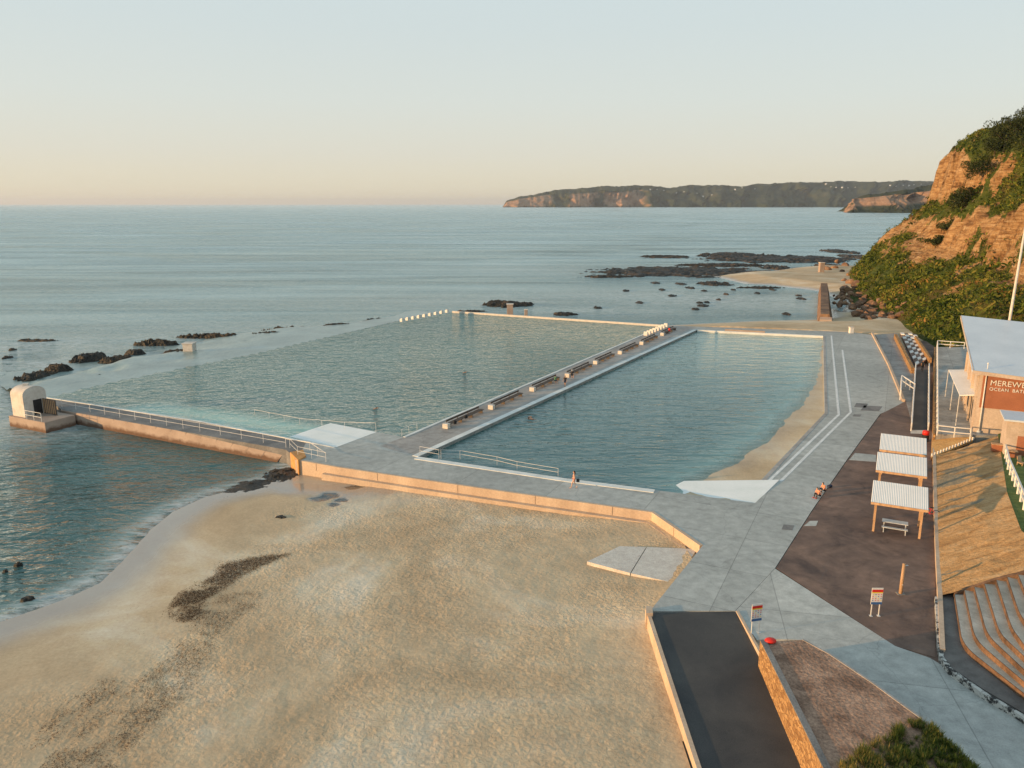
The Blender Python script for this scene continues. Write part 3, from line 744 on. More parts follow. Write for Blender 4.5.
# rock where it is steep
gy, gx = np.gradient(Z, .9); slope = np.hypot(gx, gy)
sm = slope.copy()
for _ in range(3):
    sm[1:-1,1:-1] = (sm[1:-1,1:-1]+sm[:-2,1:-1]+sm[2:,1:-1]+sm[1:-1,:-2]+sm[1:-1,2:])/5
n1 = fbm(X*.12, Y*.12, 210, 5, .65)
nr = fbm(A*.045, Z*.10, 216, 4, .6)*.7+n1*.3
bA = sst(28, 31, Z+(n1-.5)*10)*(1-sst(43, 46, Z+(n1-.5)*8))*(1-sst(84, 98, A+(n1-.5)*30))*sst(20, 40, A)
bB = sst(11, 12.5, Z+(nr-.5)*14)*(1-sst(21, 22.5, Z+(nr-.5)*12-3*sst(150, 210, A)))*sst(.50, .56, fbm(A*.08+3, Z*.25+A*.05, 218, 4, .6)+.12)*sst(50, 80, A)
rock = np.clip(np.maximum(bA*sst(.40, .46, n1+.10*sm), bB*sst(.37, .44, n1+.12*sm)), 0, 1)
rock = np.maximum(rock, .9*sst(2.6, 3.4, sm+(n1-.5)))
rock = np.maximum(rock, sst(.69, .73, fbm(X*.1, Y*.1, 212, 5, .6))*.8)
t = NT('hillside'); v = t.pos()
n1_ = t.noise(v, .25, 8, .7, .6, ((1,1,3.2),)); n2_ = t.noise(v, 1.6, 6, .7); n3_ = t.noise(v, .07, 4)
rc = t.ramp(n1_, [(.30, (.06,.035,.02)), (.42, (.28,.15,.065)), (.56, (.46,.28,.13)), (.75, (.58,.42,.25))])
gc = t.ramp(n1_, [(.3, (.03,.045,.01)), (.5, (.07,.095,.02)), (.7, (.13,.13,.035))])
gc = t.mix(t.mr(n3_, .52, .66, 0, .8), gc, (.13,.085,.03))
ra = t.n('Attribute', attribute_name='rock').outputs['Fac']
st1 = t.noise(v, .6, 5, .6, .4, ((.25,.25,4.5),)); st2 = t.noise(v, .5, 5, .65, .8, ((2.4,2.4,.22),))
rc = t.mix(t.mr(st1, .36, .48, .45, 0), rc, (.14,.08,.04)); rc = t.mix(t.mr(st2, .34, .43, .7, 0), rc, (.09,.05,.03)); rc = t.mix(t.mr(st1, .58, .66, 0, .5), rc, (.58,.44,.27))
c = t.mix(t.mr(t.math('ADD', ra, t.math('MULTIPLY', t.math('SUBTRACT', n2_, .5), 1.2)), .4, .6), gc, rc)
c = t.mix(.4, c, t.ramp(n2_, [(.3, (.25,.25,.25)), (.7, (.75,.75,.75))]), 'OVERLAY')
MAT['hill'] = t.fin(c, .95, t.bump(n2_, .9), .1)
structure(grid('hillside', X, Y, Z, MAT['hill'], (S > -5), {'rock': rock}))
# scrub on the slope
def leaf_mat(name, cols, tr=.25):
    t = NT(name); a = t.n('Attribute', attribute_name='tone').outputs['Fac']
    n_ = t.noise(t.pos(), .12, 4); f = t.math('ADD', t.math('MULTIPLY', a, .5), t.math('MULTIPLY', t.mr(n_, .3, .7), .5))
    c = t.ramp(f, cols)
    d_ = t.n('BsdfDiffuse'); t.l(c, d_.inputs[0]); tl = t.n('BsdfTranslucent'); t.l(c, tl.inputs[0])
    m = t.n('MixShader'); m.inputs[0].default_value = tr; t.l(d_.outputs[0], m.inputs[1]); t.l(tl.outputs[0], m.inputs[2]); t.l(m.outputs[0], t.out.inputs[0]); return t.m
MAT['scrub'] = leaf_mat('scrub_leaf', [(.12, (.02,.036,.008)), (.36, (.06,.09,.018)), (.58, (.14,.165,.03)), (.74, (.22,.20,.045)), (.88, (.32,.17,.055))])
MAT['leaf'] = leaf_mat('tree_leaf', [(.1, (.02,.03,.012)), (.5, (.045,.06,.022)), (.9, (.09,.095,.035))])
MAT['grassb'] = leaf_mat('grass_blade', [(.15, (.035,.06,.014)), (.42, (.09,.14,.035)), (.58, (.19,.19,.05)), (.72, (.46,.31,.11))])
N = 38000
cx = rng.uniform(68, 240, N*3); cy = rng.uniform(72, 400, N*3)
ok = (cx/cy < .80) & (cx/cy > .38); cx = cx[ok]; cy = cy[ok]
zi, si, ai = hill_z(cx[None], cy[None]); zi, si = zi[0], si[0]
ix_ = np.clip(((cx-66)/.9).astype(int), 0, X.shape[1]-1); iy_ = np.clip(((cy-70)/.9).astype(int), 0, X.shape[0]-1)
rk = rock[iy_, ix_]; ok = (si > .5) & (rk < .45+.1*rng.random(len(rk))) & (fbm(cx*.15, cy*.15, 333, 3) > .30); cx, cy, zi = cx[ok], cy[ok], zi[ok]
rs_ = .3+1.3*rng.random(len(cx))**2.2
K = 11
C = np.repeat(np.stack([cx, cy, zi], -1), K, 0); R_ = np.repeat(rs_, K)
dv = rdir(len(C)); dv[:, 2] = np.abs(dv[:, 2])*.75; C = C+dv*R_[:, None]
U = rdir(len(C))*(R_*.42)[:, None]; V = np.cross(rdir(len(C)), U)*.9
tag(quadsoup('hillside_scrub', C, U, V, MAT['scrub']), 'low green and rust scrub covering the sunlit hillside', 'scrub', kind='stuff')

def tree_at(x, y, z, h, seed, label, first=[None]):
    r_ = np.random.default_rng(seed); root = empty('coastal_tree', (x, y, z))
    tag(root, label, 'tree', 'dark trees on top of the hill')
    mb = MB(); top = (r_.uniform(-.4,.4), r_.uniform(-.4,.4), h*.55)
    mb.tube([(0,0,-1.2), (top[0]*.4, top[1]*.4, h*.3), top], [.22, .16, .1], 7)
    for k in range(6):
        a = r_.uniform(0, 6.3); b = r_.uniform(.2, .5)*h
        mb.tube([(top[0]*.6, top[1]*.6, b*.8), (math.cos(a)*h*.3, math.sin(a)*h*.3, b+h*.25)], [.1, .04], 5)
    mb.build('trunk', MAT['bark'], root)
    n = 26; cc = r_.normal(size=(n, 3))*np.array([.30, .30, .17])*h; cc[:, 2] += h*.55; cc[:, 2] = np.clip(cc[:, 2], h*.12, h)
    rr = r_.uniform(.12, .24, n)*h; K = 70
    C = np.repeat(cc, K, 0); R_ = np.repeat(rr, K); C = C+rdir(len(C))*(R_*r_.uniform(.7, 1.05, len(C)))[:, None]
    U = rdir(len(C))*.30; V = np.cross(rdir(len(C)), U)*1.0
    quadsoup('crown', C, U, V, MAT['leaf'], root); return root
# hill-top trees follow the skyline of the photo
tl = [(953,142,228,4.2),(962,137,228,5),(972,131,226,6),(981,127,224,6),(990,123,224,7),(999,119,224,7),(1008,116,222,7.5),(1017,114,222,8),(968,143,238,4),(978,143,234,4.5),(988,144,231,5),(998,144,228,5),(1008,144,226,5.5),(1018,143,224,5.5),(1030,112,222,8),(1030,140,206,7.5)]
names_t = ['leftmost small tree on the hill crest','second tree from the left on the hill crest','third tree from the left on the hill crest','fourth tree from the left on the hill crest','fifth tree from the left on the hill crest','sixth tree from the left on the hill crest','crest tree just left of the pale rooftop clearing','tall crest tree under the pale clearing at the right border','leftmost tree of the lower row on the hill','second tree of the lower row on the hill','third tree of the lower row on the hill','fourth tree of the lower row above the grass terrace','fifth tree of the lower row above the grass terrace','big tree of the lower row at the right border','crest tree cut by the right border','lower row tree cut by the right border']
for i, (px, py, Y0, h) in enumerate(tl):
    q = D(px, py, Y0)
    z0 = float(hill_z(np.array([[q[0]]]), np.array([[Y0*1.0]]))[0][0, 0])
    tree_at(q[0], Y0, z0-.3, h, 900+i, 'dark dense coastal tree, '+names_t[i])
hz = lambda x, y: float(hill_z(np.array([[float(x)]]), np.array([[float(y)]]))[0][0, 0])

# boulders
k = 0
for i in range(120):
    px = random.uniform(834, 905); py = random.uniform(291, 319)
    lim = 291+(px-836)*.38
    if py < lim-6 or py > lim+17 or py > 319: continue
    r = .5+1.1*random.random()**1.6; q = P(px, py, -.2)
    z = max(-.6, hz(q[0], q[1])) if q[0] > 66 else -.3
    side = 'near the groyne' if px < 855 else ('in the middle of the pile' if px < 880 else 'at the hill end of the pile')
    row = 'upper' if py < lim+5 else 'lower'
    boulder((q[0], q[1], z+.3), r, i, f'{"large" if r>1.3 else "small"} orange sandstone boulder {side}, {row} side')
for i, (px, py) in enumerate([(826,270),(834,268),(842,272),(838,262),(846,266),(850,276),(843,281),(853,284),(846,290),(858,289)]):
    q = P(px, py, -.2); boulder((q[0], q[1], max(-.5, hz(q[0], q[1]))+.4), random.uniform(1.2, 2.4), 700+i, ['brown boulder on the sand spit beside the small pillar','brown boulder right of the small pillar','dark boulder where the sand spit meets the hill','uppermost boulder at the hill corner','boulder tucked under the hill corner','boulder at the green foot of the hill above the pile','boulder between the spit and the hill','boulder on the hill foot above the rubble','boulder at the top left of the rubble pile','boulder at the top right of the rubble pile'][i])

# ------------------------------------------------------------------ distant headlands
def headland(nm, px0, px1, sky_, base_y, Yf, deep, cliff, seed, m, band_mid=False):
    n = 420; us = np.linspace(px0, px1, n); base = np.interp(us, [q[0] for q in base_y], [q[1] for q in base_y])
    topy = np.interp(us, [q[0] for q in sky_], [q[1] for q in sky_])+.6+(fbm(us*.045, us*0, seed+31, 3)-.5)*4.0+(fbm(us*.5, us*0, seed+32, 3)-.5)*1.0
    tn = np.array([(Yf-SEA*0)/F/cp]*n)
    y0 = Yf+Yf*.05*(fbm(us*.06, us*0, seed, 4)-.5)*1.6
    Yr = y0+deep
    ztop = H+(204-topy)*Yr/F*1.0
    rows = []; rk = []
    cl = np.interp(us, [q[0] for q in cliff], [q[1] for q in cliff])
    for k, f in enumerate(np.linspace(0, 1, 20)):
        nzy = fbm(us*.055+f*1.5, us*0+f*2.2, seed+3, 5, .6)-.5; nz = fbm(us*.11+f*2, us*0+f*5, seed+9, 5, .65)-.5
        yy = y0+deep*f*.8+nzy*deep*.75*(1-f*.5)
        fr = f**.85+nz*.30*math.sin(PI*f)+.035*(fbm(us*.8, us*0+f*3, seed+20, 3)-.5)
        fr = np.where((cl > 0) & (f > .12) & (f < .65), np.maximum(fr, np.minimum(f*1.7, .75+.12*nz)), fr) if f else fr*0-.02
        rows.append(((us-512)/F*((Yf+deep*f)*cp), yy, ztop*fr*(Yf+0*yy)/Yf))
        lo = .30+.25*nz if band_mid else .0
        rk.append(sst(.0, .22, cl+.9*nz-.12)*(fr > lo)*(fr < .72+.4*nzy)*(cl > 0))
    xx, yy, zz = rows[-1]; rows.append((xx*1.05, yy+deep*.8, zz*0-4)); rk.append(us*0)
    X = np.array([r[0] for r in rows]); Y = np.array([r[1] for r in rows]); Z = np.array([r[2] for r in rows])
    RK = np.array(rk)
    # taper the open ends into the water
    return structure(grid(nm, X, Y, Z, m, None, {'rock': RK}))
t = NT('headland'); v = t.pos(); g = t.n('NewGeometry'); sx_ = t.n('SeparateXYZ'); t.l(g.outputs['True Normal'], sx_.inputs[0])
n1_ = t.noise(v, .006, 8, .7); n2_ = t.noise(v, .02, 6, .7, 0, ((1,1,5),))
gr = t.ramp(n1_, [(.35, (.02,.030,.016)), (.55, (.045,.055,.028)), (.7, (.10,.085,.05))])
rc = t.ramp(n2_, [(.3, (.22,.125,.075)), (.6, (.38,.235,.15)), (.8, (.46,.33,.23))])
sl_ = t.math('ADD', sx_.outputs['Z'], t.math('MULTIPLY', t.math('SUBTRACT', n2_, .5), .5))
MAT['head'] = t.fin(t.mix(t.n('Attribute', attribute_name='rock').outputs['Fac'], gr, rc), .95, t.bump(n1_, 25), .05)
HCL = 0
headland('far_headland', 503, 985, [(503,205.5),(507,199),(515,196.5),(530,194.5),(545,191.5),(560,190),(575,189.5),(595,187.5),(625,187),(650,187.5),(700,186.5),(740,186.5),(770,184.5),(800,183.5),(830,182.5),(880,183),(930,182),(985,181)],
   [(503,206),(985,207)], 7000, 900, [(503,.8),(540,.6),(555,.0),(565,.0),(572,.55),(590,.6),(600,.15),(615,.55),(635,.5),(650,.0),(985,.0)], 41, MAT['head'])
headland('near_headland', 842, 990, [(842,211),(846,204),(852,198),(858,193.5),(870,192.5),(885,191),(900,189),(920,185),(940,180),(990,172)],
   [(842,212),(990,213)], 2600, 350, [(842,.6),(855,.72),(870,.5),(885,.65),(905,.6),(920,.5),(926,.3),(932,0),(990,0)], 53, MAT['head'], True)
# far houses
def house(loc, w_, rz, label):
    r = empty('house', loc, rz); tag(r, label, 'house', 'tiny white houses on the far ridge')
    MB().box((0,0,w_*.3), (w_, w_*.7, w_*.6)).build('wall', MAT['white'], r)
    a, b, h = w_*.55, w_*.4, w_*.6
    MB().add([(-a,-b,h),(a,-b,h),(a,b,h),(-a,b,h),(-a,0,h+w_*.28),(a,0,h+w_*.28)], [(0,1,5,4),(2,3,4,5),(0,4,3),(1,2,5),(0,3,2,1)]).build('roof', MAT['roofw'], r)
bpy.context.view_layer.update()
dg = bpy.context.evaluated_depsgraph_get()
def ray_to(px, py):
    o_ = Vector((0, 0, H)); d_ = Vector(D(px, py, 1000.))-o_; d_.normalize()
    hit = scene.ray_cast(dg, o_+d_*600, d_, distance=30000)
    return hit
hl = [(650,190),(657,189.5),(664,190.5),(676,193),(684,192),(697,193.5),(703,197),(709,197.5),(712,195),(735,190),(742,188),(755,189),(826,184.5),(831,187),(836,187.5),(842,188),(848,188),(855,187.5),(890,186),(896,186.5),(903,185.5),(909,186),(914,185),(921,184.5)]
def ordn(n): return str(n)+({1:'st',2:'nd',3:'rd'}.get(n % 10, 'th') if n not in (11,12,13) else 'th')
for i, (px, py) in enumerate(hl):
    ok_, loc, *_ = ray_to(px, py)
    if not ok_: continue
    dist = loc.y; near_ = ['left part of the ridge','middle of the ridge','ridge saddle above the near headland','right end of the ridge'][0 if px < 690 else 1 if px < 760 else 2 if px < 870 else 3]
    house(loc-Vector((0,0,3)), (9 if i % 3 else 15)*dist/7500, random.uniform(-.4,.4), f'tiny white house, {ordn(i+1)} from the left along the far ridge')
#SECTION2
# ------------------------------------------------------------------ pier and sea walls
def solid(name, top, bot, m, parent=None):
    """closed block from matching top and bottom outlines"""
    n = len(top); mb = MB(); mb.add(list(top)+list(bot), [tuple(range(n)), tuple(range(2*n-1, n-1, -1))]+[(i, n+i, n+(i+1) % n, (i+1) % n) for i in range(n)])
    o = mb.build(name, m, parent); bm = bmesh.new(); bm.from_mesh(o.data); bmesh.ops.recalc_face_normals(bm, faces=bm.faces); bm.to_mesh(o.data); bm.free(); return o
t = NT('pier_face'); v = t.pos(); sz = t.n('SeparateXYZ'); t.l(v, sz.inputs[0])
c = t.ramp(t.noise(v, .5, 6, .65), [(.3, (.31,.235,.19)), (.7, (.42,.33,.27))])
hgt = t.math('ADD', sz.outputs['Z'], t.math('MULTIPLY', t.noise(v, .9, 6, .7), 1.1))
c = t.mix(t.mr(hgt, -.75, -.35, 1, 0), c, (.13,.075,.05))
MAT['pface'] = t.fin(c, .8, t.bump(t.noise(v, 4, 4), .05), .3)
pier = empty('pier', P(175, 424)); tag(pier, 'long grey concrete pier with sloped pink side leading out to the pump house', 'pier')
ploc = Vector(pier.location)
def L_(pts, o): return [Vector(p)-o for p in pts]
slab('walkway', L_(PP([(44,398),(200,421.3),(336,447.2),(306,443.2),(297,459),(286,449.6),(63,410)]), ploc), -.02, MAT['pier'], (), 2.0, pier)
a0, a1 = P(61,410.3,-.04), P(286,449.6,-.04)
b0, b1 = P(60,420.5,SEA), P(270,461,SEA)
c0 = (b0[0]*1.0+.3, b0[1]-.25, -2.4); c1 = (b1[0]+.3, b1[1]-.25, -2.4)
e0, e1 = P(61,404,-.04), P(290,443,-.04)
solid('sloped_side', L_([a0,a1,(e1[0],e1[1],-.04),(e0[0],e0[1],-.04)], ploc), L_([c0,c1,(e1[0],e1[1],-2.4),(e0[0],e0[1],-2.4)], ploc), MAT['pface'], pier)
jm = MB()
for k in range(1, 15):
    u = k/15; A_ = Vector(a0).lerp(Vector(a1), u)-ploc; B_ = Vector(c0).lerp(Vector(c1), u)-ploc; nrm_ = Vector((-.3,-.6,.35)).normalized()*.012
    jm.bar(A_+nrm_, B_+nrm_, .05, .02)
jm.build('joint', MAT['pier'], pier)
sw = empty('sea_wall', P(480, 489)); tag(sw, 'low warm concrete sea wall with a ledge between the deck and the beach', 'wall'); so_ = Vector(sw.location)
WL = [(297,459),(340,466.6),(420,478.5),(500,490),(654,511.5),(703,545)]
wl_ = [(x, y, 0) for x, y, _ in PP(WL)]
band('wall_top', [(p[0]-so_.x, p[1]-so_.y, .03) for p in wl_], .32, .03, MAT['wallc'], 1.75, -1, sw)
WLb = [(p[0]-so_.x, p[1]-so_.y, 0) for p in PP([(326,464.3),(420,478.5),(500,490),(654,511.5),(690,536)])]
band('ledge', WLb, .85, -.78, MAT['wallc'], 1.0, -1, sw)
jm = MB()
for i in range(len(WL)-1):
    p0, p1 = Vector(wl_[i]), Vector(wl_[i+1]); L = (p1-p0).length; n = max(1, int(L/5)); dd = (p1-p0).normalized(); nn = Vector((dd.y, -dd.x, 0))
    for k in range(n):
        q = p0+dd*(L*(k+.5)/n)+nn*.325-so_; jm.bar(q+Vector((0,0,.028)), q+Vector((0,0,-.75)), .035, .02)
jm.build('joint', MAT['brown'], sw)
o = solid('rusty_outlet_block', PP([(290,452),(303,449.5),(306,456),(298,460)], .15), [(x, y, -1.8) for x, y, _ in PP([(290,452),(303,449.5),(306,456),(298,460)], .15)], MAT['orange'])
tag(o, 'bright orange block at the junction of pier and sea wall', 'block')
t = NT('rusty_block'); v = t.pos(); o.data.materials[0] = t.fin(t.ramp(t.noise(v, 2, 5), [(.3, (.40,.18,.06)), (.7, (.60,.34,.13))]), .8)
# broken apron slab on the sand
ap = empty('apron_slab', P(650, 565, -.6)); tag(ap, 'cracked pale concrete apron slab lying on the sand beside the deck', 'slab')
apo = Vector(ap.location)
for i, (q, mt_) in enumerate(((((587,561.5),(620,546),(646,547),(630,573)), 'path'), (((647,547),(697,549),(674,583),(631,573.3)), 'path'))):
    slab('slab_panel', L_(PP(q, -.72), apo), -.72-apo.z, MAT['block'], (), .5, ap)

# ------------------------------------------------------------------ ramp to the beach, stone wall and raised bed
RZ0, RZ1 = -.02, -1.75
rA, rB = P(650,612.5,0), P(735.5,611.5,0); rC, rD = P(812,775,-1.6), P(697,775,-1.6)
def rz(y): return -.012+(y-rA[1])/(rA[1]-rD[1])*.72
rC2 = (rC[0]+.3, 24, 0); rD2 = (rD[0]+.1, 24, 0)
structure(slab('beach_ramp', [rA, rD, (rD[0]+.2, 24, 0), (rC[0]+1.0, 24, 0), rC, P(764,670,-.5), rB], 0, MAT['asphalt'], (), .4, zf=lambda x, y: rz(y)))
lw = [(rA[0]-.02, rA[1]+.3, .10), (rD[0], rD[1], rz(rD[1])+.14), (rD[0]+.2, 24, rz(24)+.14)]
o = band('ramp_side_wall', lw, .24, None, MAT['wallc'], 1.1, -1); tag(o, 'low sunlit concrete side wall between the asphalt ramp and the sand', 'wall')
o = band('ramp_kerb', [(rB[0]+.02, rB[1]-.02, .07), (P(764,670,-.5)[0], P(764,670,-.5)[1], rz(P(764,670,-.5)[1])+.35)], .18, None, MAT['wallc'], .9, 1); tag(o, 'thin sunlit kerb between the asphalt ramp and the sign board', 'kerb')
o = solid('ramp_end_post', PP([(646,606),(652,606),(653,613),(646,613)], .25), [(x, y, -1.2) for x, y, _ in PP([(646,606),(652,606),(653,613),(646,613)], .25)], MAT['wallc']); tag(o, 'weathered concrete stub at the top corner of the beach ramp', 'post')
t = NT('stone_wall'); v = t.pos(); vo = t.n('TexVoronoi', feature='DISTANCE_TO_EDGE'); vo.inputs['Scale'].default_value = 3.2
mp = t.n('Mapping'); mp.inputs['Scale'].default_value = (1, 1, 1.6); t.l(v, mp.inputs[0]); t.l(mp.outputs[0], vo.inputs['Vector'])
vc = t.n('TexVoronoi'); vc.inputs['Scale'].default_value = 3.2; t.l(mp.outputs[0], vc.inputs['Vector'])
c = t.ramp(vc.outputs['Color'], [(.2, (.26,.14,.06)), (.8, (.48,.29,.13))]); c = t.mix(t.mr(vo.outputs['Distance'], 0, .07), (.14,.09,.05), c)
MAT['stone'] = t.fin(c, .85, t.bump(vo.outputs['Distance'], .15), .2)
bedpx = [(766,641),(802,639.5),(828,653.5),(872,683),(920,718),(985,775),(1010,830),(862,830)]
bed = PP(bedpx, 1.3); bo = Vector(bed[0])
rbd = empty('raised_bed', bo); tag(rbd, 'raised bed of bare brown earth held by a sunlit stone wall beside the ramp', 'raised bed')
slab('earth', L_(bed, bo), -.03, MAT['brown'] if 0 else M2('bed_earth', (.17,.10,.068), (.37,.235,.165), .7, .95, .10, 4, .5, 7), (), 2.9, rbd)
w0, w1 = bed[0], bed[-1]
band('stone_wall', [(w0[0]-bo.x, w0[1]-bo.y, 0), (w1[0]-bo.x, w1[1]-bo.y, 0)], .34, .0, MAT['stone'], 3.2, -1, rbd)
band('wall_cap', [(w0[0]-bo.x, w0[1]-bo.y+.04, 0), (w1[0]-bo.x, w1[1]-bo.y, 0)], .34, .06, MAT['pier'], .055, -1, rbd)
band('kerb', [(p[0]-bo.x, p[1]-bo.y, 0) for p in bed[1:6]][::-1], .14, .0, MAT['prom'], .5, -1, rbd)
# red cap on the wall end
q = P(770.5, 641, 1.35); mb = MB(); mb.ball((0,0,0), (.34,.26,.16), 14, 8); rc_ = mb.build('red_cap', MAT['red'], None, True)
rc_.location = (q[0], q[1], 1.38); tag(rc_, 'bright red domed cap on the end of the stone wall', 'cap')

# bushes at the lower border: blades
n = 14000
poly = PP([(840,766),(858,754),(878,744),(896,733),(908,722),(925,722),(950,745),(972,766),(990,800),(990,840),(846,840)], 1.3)
bx0, bx1 = min(p[0] for p in poly), max(p[0] for p in poly); by0, by1 = min(p[1] for p in poly), max(p[1] for p in poly)
x = rng.uniform(bx0, bx1, n*2); y = rng.uniform(by0, by1, n*2); ok = inside(x, y, poly) & (fbm(x*1.1, y*1.1, 61, 3)+.2*rng.random(len(x)) > .40); x, y = x[ok], y[ok]
x, y = x[:850], y[:850]; T = len(x); hh = .16+.42*fbm(x*1.3, y*1.3, 62, 3)**1.5+.22*rng.random(T)
K = 60; az = rng.uniform(0, 6.283, T*K); ln_ = np.repeat(hh, K)*rng.uniform(.5, 1.1, T*K); ti = rng.uniform(.1, 1.0, T*K)
dx_, dy_ = np.cos(az)*np.sin(ti), np.sin(az)*np.sin(ti); V = np.stack([dx_, dy_, np.cos(ti)], -1)*(ln_*.5)[:, None]
X_ = np.repeat(x, K)+dx_*ln_*.5+rng.normal(0, .04, T*K); Y_ = np.repeat(y, K)+dy_*ln_*.5+rng.normal(0, .04, T*K)
U = np.stack([-np.sin(az), np.cos(az), 0*az], -1)*.011
C = np.stack([X_, Y_, 1.28+np.cos(ti)*ln_*.5], -1)
tag(quadsoup('grass_clump', C, V, U*1.6, MAT['grassb']), 'green and straw coloured grass tussocks at the lower border of the raised bed', 'grass', kind='stuff')

# ------------------------------------------------------------------ embankment, kerb wall, lawn
kl = PP([(931,404),(931.5,445),(932.5,500),(934,560),(935.5,600),(938,656)], 0)
o = band('kerb_wall', [(p[0], p[1], .45) for p in PP([(932,436),(933,500),(935,560),(937,600),(939,655)], 0)], .28, None, MAT['wallc'], .7, 1)
tag(o, 'narrow sunlit kerb wall along the foot of the orange embankment', 'wall')
Lp = PP([(932,457),(933,480),(934,520),(936,560),(938,596)], .35)
Lz = [.4, .4, .4, .4, .4]
Rp = [P(998,436,1.6), P(1003,465,2.0), P(1007,492,2.3), P(1021,530,2.7), P(1060,566,3.0)]
ny_, nx_ = 90, 70
ls = np.array([[*p] for p in Lp]); rs2 = np.array(Rp)
vv = np.linspace(0, 4, ny_); Lx = np.stack([np.interp(vv, range(5), ls[:, k]) for k in range(3)], -1); Rx = np.stack([np.interp(vv, range(5), rs2[:, k]) for k in range(3)], -1)
uu = np.linspace(0, 1, nx_)[None, :, None]; G = Lx[:, None]*(1-uu)+Rx[:, None]*uu
gz = G[..., 2]+(fbm(G[..., 0]*1.2, G[..., 1]*1.2, 71, 4)-.5)*.28*np.sin(uu[..., 0]*PI)
t = NT('embankment'); v = t.pos()
n1_ = t.noise(v, .7, 7, .7, .5, ((.35,1.6,1), .55)); n2_ = t.noise(v, 4, 5, .7); n3_ = t.noise(v, .22, 4, .6, .3, ((.6,1.6,1), .55))
c = t.ramp(n1_, [(.3, (.26,.145,.065)), (.48, (.47,.29,.135)), (.7, (.60,.42,.24))])
c = t.mix(.4, c, t.ramp(n2_, [(.3, (.25,.25,.25)), (.7, (.75,.75,.75))]), 'OVERLAY')
c = t.mix(t.mr(n3_, .57, .60, 0, .75), c, (.19,.21,.18))
c = t.mix(t.mr(t.noise(v, 1.5, 6, .8), .66, .72, 0, .8), c, (.06,.065,.02))
MAT['emb'] = t.fin(c, .9, t.bump(t.math('ADD', n2_, n1_), .22), .1)
structure(grid('embankment', G[..., 0], G[..., 1], gz, MAT['emb']))
structure(slab('upper_lawn', [P(998,434,1.55), P(1003,465,2.0), P(1007,492,2.3), P(1021,530,2.7), P(1060,566,3.0), (60, 45, 3), (95, 40, 3), (95, 80, 1.7), (58, 84, 1.55)], 1.6, M2('lawn', (.06,.095,.02), (.12,.16,.045), 1.5, .9, .05, 10, .4, 12), (), 2.4,
    zf=lambda x, y: float(np.interp(y, [45, 52, 63, 76, 84], [3.0, 2.68, 2.25, 1.75, 1.5]))))
structure(slab('upper_terrace', PP([(936,434),(936,347),(965,347),(1120,380),(1120,440),(998,436)], 1.2), 1.2, concrete('terrace_paving', (.26,.25,.23), (.44,.43,.40), .25, (.6,.58,.55), (3.4, 2.6), .45), (), 1.4))
o = band('terrace_retaining_wall', [(p[0], p[1], 1.2) for p in PP([(935.6,347),(935.6,434)], 1.2)], .22, None, MAT['stone'], 1.3, -1); tag(o, 'red brown retaining wall under the white terrace railing', 'wall')
# little orange plot with white edging posts
s0 = [P(932,438,.5), P(973,437,1.15), P(973,440,1.1), P(931,458,.35)]
structure(ramp_slab('orange_earth_patch', s0[:2], s0[2:], M2('orange_earth', (.45,.24,.08), (.58,.34,.13), .8, .95, .05, 4, .4, 8)))
ef = empty('edging_fence', P(950,449,.7)); tag(ef, 'row of small white edging posts below the terrace railing', 'fence')
for k in range(15):
    u = k/14; q = Vector(P(932,456,.40)).lerp(Vector(P(973,439.5,1.15)), u)-Vector(ef.location)
    MB().box((q.x, q.y, q.z+.1), (.14,.14,.32)).build('post', MAT['white'], ef)

# terraced seating
st_px = [[(955,594.5),(963,645),(1024,693),(1100,752)],[(964.7,590),(975.7,640),(1024,681),(1100,745)],[(974.7,587),(987.5,634.7),(1024,669),(1100,738)],[(984.8,583.7),(1000,633),(1024,655.7),(1100,728)],[(996.6,580),(1012,627.5),(1024,644),(1100,715)],[(1007.6,577),(1020,614),(1040,640),(1110,700)],[(1018.5,574.6),(1033,610),(1055,635),(1120,690)],[(1030,571),(1045,606),(1070,630),(1130,680)],[(1041,568),(1057,602),(1082,625),(1140,670)]]
tr_ = empty('terraced_seating', P(985,640,.4)); tag(tr_, 'curved concrete terraced seats with rusty orange fronts at the right border', 'seating')
to_ = Vector(tr_.location)
def smooth_line(p):
    a, b, c, d = [Vector(q) for q in p]; out = [a, a.lerp(b, .8)]
    for k in range(1, 6):
        u = k/6; out.append(a.lerp(b, .8).lerp(b, u).lerp(b.lerp(c, u*.25), u))
    return out+[b.lerp(c, .28), c, d]
MAT['tread'] = concrete('seat_tread', (.27,.27,.24), (.43,.42,.38), .4, (.55,.55,.52))
MAT['riser'] = M2('rusty_riser', (.075,.045,.028), (.17,.10,.06), .9, .85, .02, 8, .4, 6)
lines_ = []
for k, px in enumerate(st_px):
    z = .62+.33*k; lines_.append([(p.x, p.y, z) for p in smooth_line(PP(px, z))])
for k in range(len(lines_)-1):
    a = lines_[k]; b = lines_[k+1]; z = a[0][2]; mb = MB(); vs = []
    for p, q in zip(a, b): vs += [(p[0], p[1], z), (q[0]+.4*0, q[1], z)]
    m_ = len(a); top = MB(); top.add([Vector(v_)-to_ for v_ in vs], [(2*i, 2*i+2, 2*i+3, 2*i+1) for i in range(m_-1)])
    o = top.build('seat_tread', MAT['tread'], tr_)
    ris = MB(); vs2 = []
    for p in a: vs2 += [Vector((p[0], p[1], z))-to_, Vector((p[0]-.05, p[1]-.02, z))-to_, Vector((p[0]-.05, p[1]-.02, z-.34))-to_]
    ris.add(vs2, [(3*i, 3*i+1, 3*i+4, 3*i+3) for i in range(m_-1)]+[(3*i+1, 3*i+2, 3*i+5, 3*i+4) for i in range(m_-1)])
    ris.build('seat_front', MAT['riser'], tr_)
